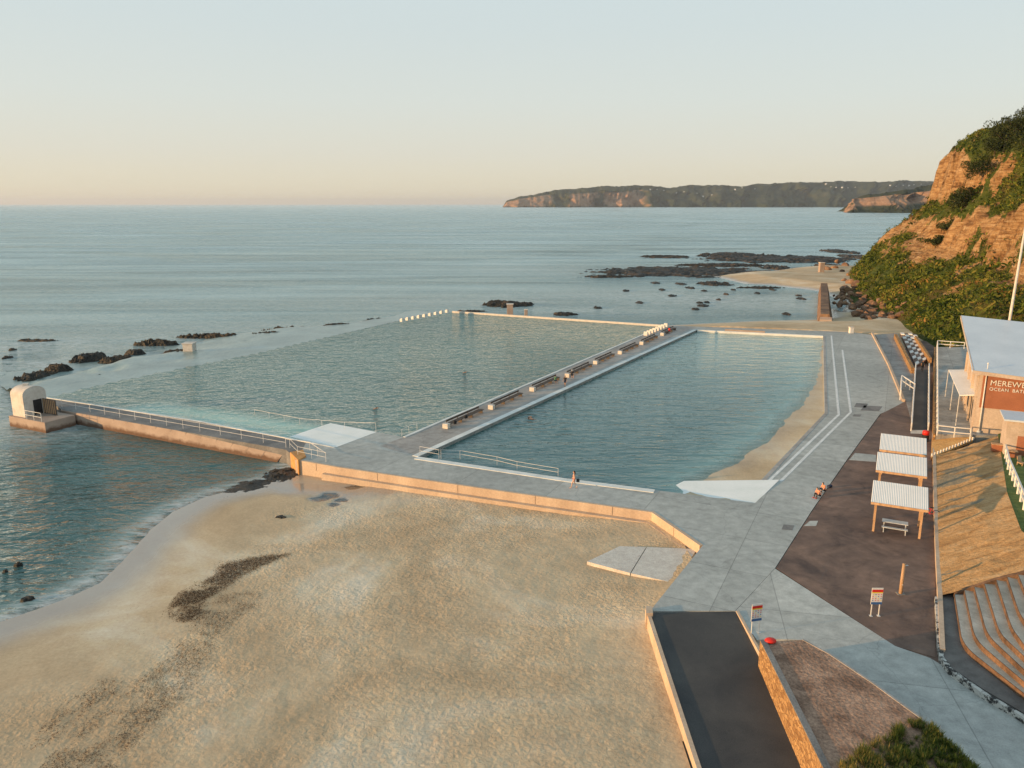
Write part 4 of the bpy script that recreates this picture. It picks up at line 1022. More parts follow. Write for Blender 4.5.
# end wall toward the embankment
solid('end_wall', [Vector(l[0])-to_+Vector((0,.02,.02)) for l in lines_]+[Vector(l[0])-to_+Vector((.1,.3,.02)) for l in lines_[::-1]],
      [Vector((l[0][0], l[0][1]+.02, -.2))-to_ for l in lines_]+[Vector((l[0][0]+.1, l[0][1]+.3, -.2))-to_ for l in lines_[::-1]], MAT['riser'], tr_)
o = structure(slab('seating_forecourt', PP([(940,597),(955,593),(963,645),(1024,693),(1100,752),(1120,790),(1060,745),(1024,713),(985,690),(952,668),(943,655)], .28), .28, concrete('dark_forecourt', (.09,.08,.075), (.17,.16,.15), .4, (.5,.5,.5)), (), .5))
t = NT('flaking_kerb'); v = t.pos(); c = t.ramp(t.noise(v, 2.2, 8, .75), [(.46, (.04,.04,.04)), (.52, (.5,.5,.47))]); MAT['flake'] = t.fin(c, .8)
kb = PP([(939,597),(941.5,640),(944,657),(953,669),(985,691.5),(1024,714.5),(1120,792)], .34)
o = band('forecourt_kerb', [(p[0], p[1], .34) for p in kb], .24, None, MAT['flake'], .5, -1); tag(o, 'curved kerb with flaking white paint around the terraced seats', 'kerb')

# ------------------------------------------------------------------ railings
def railing(pts, h=1.0, sp=2.2, label='', post=.05, rail=.05, rails=(1.0, .5), mt='white', name='railing', group=None, width=1.0):
    p0 = Vector(pts[0]); r = empty(name, p0); tag(r, label, 'railing', group)
    for i in range(len(pts)-1):
        a, b = Vector(pts[i])-p0, Vector(pts[i+1])-p0; L = (b-a).length; n = max(1, round(L/sp))
        for k in range(n+1 if i == len(pts)-2 else n):
            q = a.lerp(b, k/n); MB().box((q.x, q.y, q.z+h/2), (post, post, h)).build('post', MAT[mt], r)
        for f in rails: MB().bar(a+Vector((0,0,h*f)), b+Vector((0,0,h*f)), rail).build('rail', MAT[mt], r)
    return r
railing(PP([(62,407),(120,417.5),(200,431.5),(286,447)]), 1.05, 3.0, 'long thin pale railing along the beach side of the pier', .04, .03, (1, .5))
railing(PP([(290,448),(298,456),(326,462)]), 1.05, 2.2, 'short pale railing at the deck end of the pier above the outlet', .04, .03, (1, .5))
railing(PP([(286,447.5),(310,451),(326,462)]), 1.0, 2.6, 'short inner pale railing beside the pier junction', .05, .045, (1,))
railing([P(376,432,0), P(345,431,-.35), P(300,427,-.6), P(255,418,-.8)], 1.1, 3.4, 'pale hand rail going down into the left pool beside the white ramp', .035, .03, (1,))
railing([P(402,437,0), P(409,433.5,0), P(417,429.5,0)], .9, 1.6, 'tiny pale rail at the near corner of the left pool', .035, .03, (1,))
railing([P(420,455,.05), P(439,458.5,.05)], .95, 2.0, 'tiny rail at the near left corner of the calm pool', .035, .03, (1, .5))
railing([P(441,459,.0), P(460,459.5,-.3), P(497,466,-.35), P(517,471,-.35), P(558,478,-.35)], 1.0, 3.3, 'long pale hand rail standing in the calm pool along its near wall', .035, .03, (1, .6))
railing(PP([(937,434),(937,390),(937,347)], 1.2), 1.15, 2.6, 'long white railing on the left edge of the upper terrace', .10, .10, (1, .55))
railing(PP([(937,347),(950,348),(964,349)], 1.2), 1.15, 2.2, 'white railing across the far end of the upper terrace', .12, .12, (1, .5))
railing(PP([(937,435.5),(954,437.5),(970,439)], 1.15), 1.15, 2.0, 'white railing across the near end of the upper terrace', .10, .10, (1, .5))
railing([P(1003,450,1.7), P(1008,470,2.0), P(1015,487,2.2), P(1024,510,2.45), P(1040,545,2.8)], 1.05, 2.0, 'stout white railing on the lawn above the orange embankment', .17, .13, (1, .55))

# dark ramp with its two white railings
ra0, ra1, rb1, rb0 = P(911,431,.02), P(915.3,369.5,.9), P(928.6,369.5,.9), P(928,431,.02)
mbr = MB(); 
structure(ramp_slab('access_ramp', [ra1, rb1], [rb0, ra0], MAT['asphalt']))
solid('access_ramp_landing', [P(910.5,433.5,.03), P(911,427,.03), P(928,427,.03), P(928,434,.03)], [P(910.5,433.5,-.2), P(911,427,-.2), P(928,427,-.2), P(928,434,-.2)], MAT['block']); structure(COL.objects['access_ramp_landing'])
railing([ra0, ra1], .95, 2.0, 'white railing on the left side of the dark access ramp', .11, .13, (1, .3))
railing([rb0, rb1], .95, 2.0, 'white railing on the right side of the dark access ramp', .11, .13, (1, .3))
railing([P(900,400,0), P(901,384,.1), P(914,393,.3)], 1.3, 2.6, 'small white gate shaped railing left of the dark access ramp', .12, .12, (1, .45))
# lower walkway with kerbs
structure(slab('lower_walkway', PP([(875.5,335),(897,333),(915,369),(911,420),(906,402),(891,367)], .0), .012, concrete('walkway_paving', (.25,.22,.20), (.38,.35,.32), .3, (.6,.6,.6), (4, 2)), (), .4))
o = band('walkway_kerb', [(p[0], p[1], .35) for p in PP([(873,334),(890,366),(905,402)])], .35, None, MAT['wallc'], .6, -1); tag(o, 'sunlit orange kerb between the wide deck and the lower walkway', 'kerb')
o = band('walkway_wall', [(p[0], p[1], .9) for p in PP([(897,334),(914.7,368)], .9)], .5, None, MAT['stone'], 1.2, -1); tag(o, 'brown low wall left of the white stepping blocks', 'wall')
o = band('planter_wall', [(p[0], p[1], 1.3) for p in PP([(917,336),(932,358)], 1.3)], .4, None, MAT['stone'], 1.4, -1); tag(o, 'brown low wall between the stepping blocks and the scrub', 'wall')
sb_ = empty('stepping_block_bank', P(914,348,.5)); tag(sb_, 'dark bank set with a checkerboard of white blocks at the end of the terrace', 'steps'); s_o = Vector(sb_.location)
q4 = [P(900,333,.25), P(916,334,.6), P(930,358,.6), P(916,366,.25)]
solid('bank', [Vector(p)-s_o for p in q4], [Vector((p[0], p[1], -.3))-s_o for p in q4], MAT['brown'], sb_)
for r_ in range(13):
    for c_ in range(4):
        if (r_+c_) % 2: continue
        def cell(u, v_): return Vector(q4[0]).lerp(Vector(q4[1]), u).lerp(Vector(q4[3]).lerp(Vector(q4[2]), u), v_)-s_o
        cs = [cell((c_+a_)/4, (r_+b_)/13) for a_, b_ in ((.06,.1),(.94,.1),(.94,.9),(.06,.9))]
        solid('white_block', [p+Vector((0,0,.16)) for p in cs], [p-Vector((0,0,.1)) for p in cs], MAT['white'], sb_)

# ------------------------------------------------------------------ main building
AA = math.radians(64); Av = Vector((math.cos(AA), math.sin(AA), 0)); Bv = Vector((Av.y, -Av.x, 0)); Uz = Vector((0,0,1))
N0 = Vector(P(972,432,1.2)); bl = empty('baths_pavilion', N0)
tag(bl, 'cream pavilion with big pale blue sloping roof and terracotta sign wall', 'building')
def bp(a, b, z): return Av*a+Bv*b+Uz*z
Lb, Wb = 17, 24
zr = lambda a, b: 7.35+a*.185-b*.06
foot = [bp(0,0,0), bp(0,Wb,0), bp(Lb,Wb,0), bp(Lb,0,0)]
solid('wall', [p+Uz*(zr(a, b)-.25) for p, (a, b) in zip(foot, ((0,0),(0,Wb),(Lb,Wb),(Lb,0)))], [p-Uz*1 for p in foot], MAT['cream'], bl)
rt = [bp(a, b, zr(a, b)) for a, b in ((-1.2,-.9),(-1.2,Wb),(Lb+1,Wb),(Lb+1,-1.2))]
solid('roof', rt, [p-Uz*.12 for p in rt], MAT['roofb'], bl)
fs = [bp(-1.24,-.74,0), bp(-1.24,Wb,0), bp(-1.14,Wb,0), bp(-1.14,-.74,0)]
solid('fascia', [p+Uz*(zr(-1.2, b)+.02) for p, b in zip(fs, (-.7,Wb,Wb,-.7))], [p+Uz*(zr(-1.2, b)-.38) for p, b in zip(fs, (-.7,Wb,Wb,-.7))], MAT['cream'], bl)
fs = [bp(-1.2,-.8,0), bp(-1.2,-.7,0), bp(Lb+1,-1.2,0), bp(Lb+1,-1.3,0)]
solid('fascia', [p+Uz*(zr(a, -.7)+.02) for p, a in zip(fs, (-1.2,-1.2,Lb+1,Lb+1))], [p+Uz*(zr(a, -.7)-.38) for p, a in zip(fs, (-1.2,-1.2,Lb+1,Lb+1))], MAT['cream'], bl)
sg = [bp(-.06,.35,0), bp(-.06,Wb-1,0), bp(0,Wb-1,0), bp(0,.35,0)]
sgn_ = solid('sign_wall', [p+Uz*(6.78-.06*max(0, b)) for p, b in zip(sg, (0,20,20,0))], [p+Uz*2.9 for p in sg], MAT['terra'], bl)
def text(s, size, at, m, parent, ex=.03, sp_=1.0):
    c = bpy.data.curves.new('t', 'FONT'); c.body = s; c.size = size; c.extrude = ex; c.space_character = sp_; c.offset = 0
    o = bpy.data.objects.new('t', c); COL.objects.link(o); bpy.context.view_layer.update()
    me = bpy.data.meshes.new_from_object(o.evaluated_get(bpy.context.evaluated_depsgraph_get())); bpy.data.objects.remove(o)
    r = link('lettering', me, m, parent); me.materials.clear(); me.materials.append(m)
    Mx = Matrix.Identity(4); Mx.col[0] = (*Bv, 0); Mx.col[1] = (0,0,1,0); Mx.col[2] = (*(-Av), 0); Mx.col[3] = (*at, 1)
    r.matrix_local = Mx; return r
text('MEREWETHER', .84, bp(-.10, 1.05, 5.50), MAT['white'], bl, sp_=1.02)
text('OCEAN', .50, bp(-.10, 1.05, 4.92), MAT['white'], bl, sp_=1.1)
text('BATHS', .50, bp(-.10, 3.2, 4.92), MAT['white'], bl, sp_=1.1)
for k in range(5):   # columns and dark openings along the terrace side
    solid('side_window', [bp(1.5+3*k+d, e, 3.0) for d, e in ((0,-.03),(2,-.03),(2,.02),(0,.02))], [bp(1.5+3*k+d, e, .05 if k % 2 else 1.0) for d, e in ((0,-.03),(2,-.03),(2,.02),(0,.02))], MAT['dark'], bl)
for k in range(4): MB().box(bp(.2+5.2*k, -.12, 3.2), (.22,.22,6.4), AA).build('column', MAT['cream'], bl)
aw = [Vector(P(973,399,4.2)), Vector(P(958.6,397.5,4.0)), Vector(P(952.5,350,4.0)), Vector(P(962,350,4.2))]
aw_ = [bp(1.8,0,3.9), bp(1.8,-1.5,3.7), bp(Lb,-1.9,3.7), bp(Lb,0,3.9)]
solid('awning', aw_, [p-Uz*.12 for p in aw_], MAT['roofw'], bl)
for p in (aw_[1], aw_[2], (aw_[1]+aw_[2])/2):
    MB().bar(p+Vector((.15,.3,-.1)), Vector((p.x+.15, p.y+.3, 0)), .06).build('awning_post', MAT['white'], bl)
fp = empty('flag_pole', P(978.5,433,1.2)); tag(fp, 'bare cream flag pole in front of the sign wall', 'pole')
MB().tube([(0,0,0),(0,0,4),(.0,0,8.0)], [.08,.07,.05], 10).build('mast', MAT['white'], fp, True); MB().tube([(0,0,0),(0,0,.3)], [.2,.18], 10).build('base', MAT['metal'], fp); MB().ball((0,0,8.05), .1).build('finial', MAT['white'], fp, True)
fp.scale = (1,1,.98)
tp = empty('tall_light_pole', (63.9, 99.5, 1.0)); tag(tp, 'tall pale leaning pole rising behind the pavilion roof', 'pole')
MB().tube([(0,0,0),(.15,0,12),(.42,.0,22.7)], [.20,.17,.12], 10).build('mast', MAT['block'], tp, True); MB().tube([(.42,0,22.6),(.42,0,23.0)], [.2,.2], 8).build('cap', MAT['metal'], tp)
MB().tube([(0,0,0),(0,0,.4)], [.4,.38], 10).build('base', MAT['block'], tp)
# small kiosk
kN = Vector(P(1003,455,1.75)); ki = empty('kiosk', kN); tag(ki, 'small cream hut with flat grey roof on the upper lawn', 'hut')
f4 = [bp(0,0,0), bp(0,7,0), bp(3.4,7,0), bp(3.4,0,0)]
solid('wall', [p+Uz*3.55 for p in f4], [p-Uz*.5 for p in f4], MAT['cream'], ki)
f5 = [bp(-.35,-.35,0), bp(-.35,7.3,0), bp(3.7,7.3,0), bp(3.7,-.35,0)]
solid('roof', [p+Uz*3.72 for p in f5], [p+Uz*3.56 for p in f5], MAT['roofb'], ki)
kd = solid('door', [bp(a, b, 2.1) for a, b in ((-.05,1.0),(-.05,1.9),(0,1.9),(0,1.0))], [bp(a, b, .02) for a, b in ((-.05,1.0),(-.05,1.9),(0,1.9),(0,1.0))], MAT['terra'], ki)
MB().box(bp(-.08, 1.78, 1.05), (.05,.05,.16)).build('handle', MAT['metal'], kd)
for k, (px, py, lab) in enumerate(((996,451,'brown timber box left of the small hut'),(1011,458,'brown timber box in front of the small hut'))):
    q = P(px, py, 1.75); c_ = empty('timber_box', q); tag(c_, lab, 'box', 'brown timber boxes by the hut')
    MB().box((0,0,.35), (.9,.6,.7), -.4).build('body', MAT['terra'], c_, bevel=.02); MB().box((0,0,.735), (.96,.66,.06), -.4).build('lid', MAT['timber'], c_)
def deck_chair(loc, rz):
    r = empty('garden_chair', loc, rz); tag(r, 'brown wooden garden chair on the lawn at the right border', 'chair')
    MB().box((0,0,.42), (.55,.55,.06)).build('seat', MAT['timber'], r); MB().box((0,.28,.75), (.55,.05,.6), 0, ('X', -.2)).build('backrest', MAT['timber'], r)
    for sx_ in (-.24,.24):
        for sy_ in (-.24,.24): MB().box((sx_, sy_, .2), (.05,.05,.4)).build('leg', MAT['timber'], r)
deck_chair(P(1021,467,1.8), .4)

# ------------------------------------------------------------------ picnic shelters
sa = Vector(P(873,531)); sb2 = Vector(P(917,536.4)); sB = Vector((math.cos(math.radians(-26)), math.sin(math.radians(-26)), 0)); sA = Vector((-sB.y, sB.x, 0)); sw_ = 3.35
def copy_tree(o, parent=None):
    c = o.copy(); COL.objects.link(c)
    if parent: c.parent = parent
    for ch in list(o.children): copy_tree(ch, c)
    return c
sh0 = empty('picnic_shelter', sa, math.atan2(sB.y, sB.x))
Wd = sw_; Dp = 2.6; e_ = .38
for x in (0, Wd):
    for y, zt in ((0, 2.5), (Dp, 3.0)): MB().box((x, y, zt/2), (.16,.16,zt)).build('post', MAT['timber'], sh0)
for y, zt in ((0, 2.53), (Dp, 3.03)): MB().box((Wd/2, y, zt), (Wd+e_*2, .12, .18)).build('beam', MAT['timber'], sh0)
for x in (0, Wd): MB().bar((x, -e_, 2.55), (x, Dp+e_, 3.15), .1, .14).build('rafter', MAT['timber'], sh0)
sl_ = .5/Dp; n = 64; vs = []; fs_ = []
for i in range(n+1):
    x = -e_+(Wd+2*e_)*i/n; dz = .03 if i % 2 else 0
    for y in (-.5, Dp+.5): vs += [(x, y, 2.70+y*sl_+dz), (x, y, 2.66+y*sl_+dz)]
for i in range(n):
    b = 4*i; fs_ += [(b, b+4, b+6, b+2), (b+1, b+3, b+7, b+5), (b, b+1, b+5, b+4), (b+2, b+6, b+7, b+3)]
fs_ += [(0,2,3,1), (4*n, 4*n+1, 4*n+3, 4*n+2)]
MB().add(vs, fs_).build('roof', MAT['roofw'], sh0)
MB().box((Wd/2, -.53, 2.56), (Wd+2*e_, .05, .2)).build('fascia', MAT['timber'], sh0)
table0 = empty('picnic_table', sa+sB*1.55+sA*1.5, math.atan2(sB.y, sB.x))
MB().box((0,0,.74), (1.9,.72,.05)).build('tabletop', MAT['metal'], table0)
for s_ in (-.72, .72): MB().box((0, s_, .45), (1.9,.3,.05)).build('bench_seat', MAT['metal'], table0)
for x in (-.8, .8):
    m_ = MB(); m_.box((x, 0, .36), (.06,.08,.72)); m_.bar((x,-.8,.42), (x,.8,.42), .05); m_.box((x,-.72,.2), (.05,.05,.4)); m_.box((x,.72,.2), (.05,.05,.4)); m_.bar((x,-.8,.03), (x,.8,.03), .06); m_.build('leg_frame', MAT['metal'], table0)
bases = [P(873,531), P(877.5,496.5), P(881,474)]
slabels = ['nearest picnic shelter with ribbed white roof on timber posts','middle picnic shelter of three with ribbed white roof','farthest picnic shelter beside the red bin, ribbed white roof']
tlabels = ['grey metal picnic table under the nearest shelter','grey metal picnic table under the middle shelter','grey metal picnic table under the farthest shelter']
for i in range(3):
    s_ = sh0 if i == 0 else copy_tree(sh0); tb = table0 if i == 0 else copy_tree(table0)
    off = Vector(bases[i])-sa; s_.location = Vector(bases[i]); tb.location = sa+sB*1.55+sA*(1.5 if i else .9)+off
    tag(s_, slabels[i], 'shelter', 'picnic shelters on the brown paving'); tag(tb, tlabels[i], 'table', 'picnic tables under the shelters')
# bins, bag, showers
b_ = empty('litter_bin', P(925,441)); tag(b_, 'red topped black litter bin behind the picnic shelters', 'bin')
MB().tube([(0,0,0),(0,0,.75)], [.34,.36], 14).build('body', MAT['black'], b_); MB().tube([(0,0,.75),(0,0,1.15),(0,0,1.24)], [.36,.36,.2], 14).build('hood', MAT['red'], b_, True)
b_ = empty('bicycle', P(929,517), 1.3); tag(b_, 'small dark bicycle with red parts leaning beside the nearest shelter', 'bicycle')
for y in (-.5,.5):
    m_ = MB(); pts = [(0, y+.32*math.cos(a), .33+.32*math.sin(a)) for a in np.linspace(0, 2*PI, 19)]; m_.tube(pts, .025, 6); m_.build('wheel', MAT['black'], b_)
m_ = MB(); m_.bar((0,-.5,.33), (0,-.1,.75), .035); m_.bar((0,-.1,.75), (0,.35,.78), .04); m_.bar((0,-.1,.75), (0,.02,.3), .035); m_.bar((0,.02,.3), (0,.35,.78), .04); m_.bar((0,-.5,.33), (0,.02,.3), .03); m_.bar((0,.35,.95), (0,.5,.33), .035); m_.build('frame', MAT['red'], b_)
MB().box((0,-.14,.86), (.12,.25,.06)).build('saddle', MAT['black'], b_); MB().bar((-.25,.34,.97), (.25,.34,.97), .03).build('handlebar', MAT['metal'], b_)
tm = empty('shower_post', P(900.5,594)); tag(tm, 'slim weathered orange post with small arm on the dark paving', 'post')
MB().tube([(0,0,0),(0,0,1.1),(.0,0,2.25)], [.13,.115,.10], 10).build('shaft', MAT['timber'], tm, True); MB().bar((0,0,2.1), (.28,0,2.12), .05).build('shower_arm', MAT['metal'], tm); MB().box((0,0,.03), (.5,.4,.05)).build('drain_plinth', MAT['pier'], tm); MB().bar((0,0,.75), (0,-.15,.75), .05).build('tap', MAT['metal'], tm)
def board(loc, rz, label):
    r = empty('sign_board', loc, rz); tag(r, label, 'sign', 'safety sign boards on legs')
    for x in (-.25,.25): MB().box((x,0,.5), (.05,.05,1.0)).build('leg', MAT['white'], r); MB().box((x,0,.02), (.16,.22,.04)).build('foot_plate', MAT['metal'], r)
    w_ = .72; pn = MB().box((0,-.02,1.42), (w_,.04,1.16)).build('panel', MAT['white'], r, bevel=.008)
    MB().box((0,-.046,1.80), (w_-.01,.012,.17)).build('red_band', MAT['red'], r); MB().box((0,-.046,1.67), (w_-.01,.012,.07)).build('yellow_band', MAT['yellow'], r)
    MB().box((0,-.046,.93), (w_-.01,.012,.16)).build('blue_band', MAT['blue'], r)
    for i in range(4):
        for j in range(4):
            x = -.26+.175*i; z = 1.54-.135*j; mt = ('yellow','red','red','blue')[(i*3+j) % 4]
            f = MB(); f.box((x, -.047, z), (.06,.010,.055)); f.build('pictogram', MAT[mt], r)
    return r
board(P(755,633), .25, 'orange lit safety sign board on legs by the ramp kerb'); board(P(874.5,616), .0, 'white and blue safety sign board on legs on the brown paving')

# ------------------------------------------------------------------ pump house on the pier end
pA = (Vector(P(286,449.6))-Vector(P(63,410))).normalized(); pN = Vector((-pA.y, pA.x, 0))       # along the pier, and away from the camera
T0 = Vector(P(27,428,SEA)); T0.z = 0
ph = empty('pump_house', T0); tag(ph, 'white barrel roofed pump house at the sea end of the pier', 'pump house')
def tpnt(a, b, z): return pA*a+pN*b+Uz*z
bs = [tpnt(-2.8,-.4,0), tpnt(4.4,-.4,0), tpnt(4.4,3.6,0), tpnt(-2.8,3.6,0)]
solid('plinth', [p-Uz*.25 for p in bs], [p-Uz*2.4 for p in bs], MAT['pface'], ph)
lenA, wid, hs = 2.5, 3.0, 2.55
pr_ = [(0,-.25)]+[(wid/2-wid/2*math.cos(a), hs+.95*math.sin(a)) for a in np.linspace(0, PI, 15)]+[(wid,-.25)]
t_ = [tpnt(0, b, z) for b, z in pr_]; u_ = [tpnt(-lenA, b, z) for b, z in pr_]
t = NT('pump_white'); v = t.pos(); MAT['pump'] = t.fin(t.ramp(t.noise(v, 1.2, 6, .7), [(.3, (.48,.42,.36)), (.6, (.64,.59,.53))]), .7, None, .3)
solid('vaulted_shell', t_, u_, MAT['pump'], ph)
solid('doorway', [tpnt(a, b, 1.75) for a, b in ((0,1.2),(.03,1.2),(.03,2.3),(0,2.3))], [tpnt(a, b, -.2) for a, b in ((0,1.2),(.03,1.2),(.03,2.3),(0,2.3))], MAT['dark'], ph)
sc_ = [tpnt(a, b, 1.75) for a, b in ((.03,2.4),(2.6,2.4),(2.6,2.5),(.03,2.5))]; solid('timber_screen', sc_, [p-Uz*1.95 for p in sc_], MAT['darkwood'], ph)
for k in range(7): q = tpnt(.25+.36*k, 2.37, .8); MB().box(q, (.12,.04,1.8), math.atan2(pA.y, pA.x)).build('screen_slat', MAT['timber'], ph)
for a in (.8, 2.2, 3.7):
    MB().box(tpnt(a, -.3, .3), (.05,.05,1.1)).build('rail_post', MAT['white'], ph)
for z in (.3,.85): MB().bar(tpnt(.05,-.3,z), tpnt(3.7,-.3,z), .05).build('rail', MAT['white'], ph)
MB().box(tpnt(-1.5,1.5,3.6), (.7,.5,.25), .2).build('roof_hatch', MAT['block'], ph)
gt = [tpnt(3.9,3.0,-.1), tpnt(3.9,.2,-.1)]

# ------------------------------------------------------------------ benches on the promenade
pd_ = (Vector(P(664,325.4))-Vector(P(403,437))).normalized(); pang = math.atan2(pd_.y, pd_.x)
def bench(i, px0, px1, label):
    a = Vector(P(*px0)); b = Vector(P(*px1)); L = max(3.5, (b-a).dot(pd_)); r = empty('bench', a, pang); tag(r, label, 'bench', 'long dark benches on the promenade between the pools')
    MB().box((-.1,0,.30), (.65,.75,.58)).build('end_block', MAT['block'], r, bevel=.03)
    m_ = MB(); 
    for k in range(4): m_.box((L/2+.3, -.27+.18*k, .44), (L-.3, .14, .06))
    m_.build('seat', MAT['darkwood'], r)
    m_ = MB(); m_.box((L/2+.3,.40,.70), (L-.3,.05,.22)); m_.build('backrest', MAT['darkwood'], r)
    n = max(2, int(L/2.4))
    for k in range(n+1):
        x = .45+(L-.6)*k/n; f_ = MB(); f_.box((x,0,.2), (.08,.6,.4)); f_.bar((x,.33,.2), (x,.41,.78), .07); f_.build('leg', MAT['darkwood'], r)
    return r
ord_ = ['nearest','second nearest','third nearest','fourth nearest','fifth','sixth','seventh','farthest']
for i, (a, b) in enumerate([((447,428),(483,413)),((492,409),(524,396.5)),((533,391),(560,380)),((568,377),(593,367)),((596,364),(616,356.5)),((620.5,354),(638,346.5)),((642,344.5),(658,338)),((662.5,335.5),(676,330))]):
    bench(i, a, b, f'long dark slatted bench with pale end block, {ord_[i]} from the beach')
# starting blocks
def sblock(px, label, group, rz):
    r = empty('starting_block', P(*px, .05), rz); tag(r, label, 'starting block', group)
    MB().add([(-.35,-.4,0),(.35,-.4,0),(.35,.4,0),(-.35,.4,0),(-.35,-.4,.55),(.35,-.4,.8),(.35,.4,.8),(-.35,.4,.55)], [(0,3,2,1),(4,5,6,7),(0,1,5,4),(1,2,6,5),(2,3,7,6),(3,0,4,7)]).build('body', MAT['white'], r, bevel=.03)
    MB().box((0,0,.70), (.62,.66,.04), 0, ('Y', -.343)).build('top_plate', MAT['wallw'], r)
    for s_ in (-.25,.25): MB().bar((-.37,s_,.1), (-.37,s_,.5), .04).build('grip', MAT['metal'], r)
nth = ['first','second','third','fourth','fifth','sixth','seventh','eighth','ninth']
for k in range(9): sblock((402+45*k/8, 321.5-9.0*k/8), f'white starting block in the far left corner row, {nth[k]} from the left', 'white starting blocks at the far left pool corner', pang-PI/2)
for k in range(8): sblock((646+20*k/7, 335.5-8.6*k/7), f'white starting block beside the far benches, {nth[k]} from the near end', 'white starting blocks at the far end of the promenade', pang+PI)
def pillar(px, py, w_, h, z, label, mt='pface', name='pillar'):
    r = empty(name, P(px, py, z)); tag(r, label, 'pillar'); MB().box((0,0,h/2-.3), (w_, w_, h+.6)).build('shaft', MAT[mt], r, bevel=.05); MB().box((0,0,h+.09), (w_*1.15, w_*1.15, .18)).build('cap', MAT['block'], r, bevel=.03)
pillar(510,312.5,1.5,2.0,0,'squat weathered pillar on the far wall of the left pool')
pillar(526,314,.8,1.0,0,'small stub right of the squat pillar on the far pool wall')
pillar(190,352,1.8,1.6,-.7,'square weathered block standing on the rock shelf left of the pool','block')
pillar(821,273,1.8,4.0,-.4,'sunlit brown pillar standing on the sand spit')
pillar(851,333,.8,1.1,0,'small white post on the sand at the far edge of the deck','white')
# groyne wall on the far beach
g0_, g1_ = Vector(P(820,321,-.3)), Vector(P(820,293,-1.4)); gr_ = empty('groyne_wall', g0_); tag(gr_, 'short dark stone groyne wall running into the lagoon', 'wall')
dg_ = (g1_-g0_); dg_.z = 0; ln = dg_.length; dg_.normalize(); rg = Vector((dg_.y, -dg_.x, 0))
tp_ = [Vector((0,0,1.5)), rg*1.9+Vector((0,0,1.5)), rg*1.9+dg_*ln+Vector((0,0,1.9)), dg_*ln+Vector((0,0,1.9))]
bt_ = [Vector((-rg.x*.6,-rg.y*.6,-1)), rg*3.0+Vector((0,0,-1)), rg*3.0+dg_*ln+Vector((0,0,-2.2)), dg_*ln-rg*.6+Vector((0,0,-2.2))]
solid('stone_body', tp_, bt_, MAT['rock_red'], gr_); solid('capping', [p+Vector((0,0,.16)) for p in tp_], [p+Vector((0,0,.005)) for p in tp_], MAT['rock_red'], gr_)
e0_ = [Vector((0,0,1.0))-dg_*.03-rg*.1, rg*2.5-dg_*.03+Vector((0,0,1.0)), rg*2.5-dg_*1.0+Vector((0,0,.5)), -dg_*1.0-rg*.1+Vector((0,0,.5))]
solid('end_step', e0_, [Vector((p.x,p.y,-1)) for p in e0_], MAT['pface'], gr_)
# low bench edge at the far pool side
o = band('poolside_kerb_bench', PP([(725,329.5),(765,331.5)], .3), .5, .35, MAT['pface'], .4, 1); tag(o, 'low brownish ledge on the sand behind the calm pool', 'ledge')

# ------------------------------------------------------------------ seaweed and wrack on the near beach
def wrack(nm, px, n, size, label, thr=.45, m='weed'):
    poly = PP(px, -1.15); xs_ = [p[0] for p in poly]; ys_ = [p[1] for p in poly]
    x = rng.uniform(min(xs_), max(xs_), n*3); y = rng.uniform(min(ys_), max(ys_), n*3)
    ok = inside(x+rng.normal(0, .25, len(x)), y+rng.normal(0, .25, len(x)), poly) & (fbm(x*.7, y*1.0, 88, 4, .6)+.30*(rng.random(len(x))-.35) > thr); x, y = x[ok][:n], y[ok][:n]
    z = SEA+.62*(1-np.exp(-np.clip(-near_depth(x[None], y[None])[0], 0, 99)*.07))
    nd_ = -near_depth(x[None], y[None])[0]; z = z+(fbm(x*.1, y*.1, 4, 3)-.5)*.25*sst(2, 10, nd_)+.03
    C = np.stack([x, y, z+rng.uniform(-.01,.05,len(x))], -1); U = rdir(len(x)); U[:, 2] *= .25; U *= rng.uniform(.4,1,len(x))[:, None]*size; V = np.cross(U, np.array([.1,.1,1]))*.45
    tag(quadsoup(nm, C, U, V, MAT[m]), label, 'seaweed', kind='stuff')
MAT['weed'] = leaf_mat('weed_leaf', [(.1, (.045,.032,.022)), (.6, (.095,.065,.045)), (.9, (.15,.10,.065))], 0)
wrack('seaweed', [(170,612),(172,598),(190,586),(212,574),(222,563),(250,557),(292,553),(262,566),(240,576),(205,600),(200,618),(182,622)], 15000, .10, 'dark drift of seaweed in the middle of the near beach', .40)
wrack('seaweed', [(200,612),(212,598),(250,590),(270,598),(240,616),(215,640),(190,690),(140,740),(100,790),(20,790),(60,745),(110,705),(160,665),(185,640)], 16000, .07, 'loose brown seaweed crumbs trailing to the lower left corner', .53)
wrack('seaweed', [(45,722),(60,705),(110,678),(122,688),(80,712),(55,740),(35,750)], 1500, .09, 'small dark line of seaweed at the lower left', .45)
wrack('seaweed', [(60,640),(120,600),(230,560),(420,500),(640,540),(640,620),(540,600),(400,580),(330,640),(230,720),(180,760)], 2200, .06, 'sparse specks of seaweed scattered over the dry sand', .54)
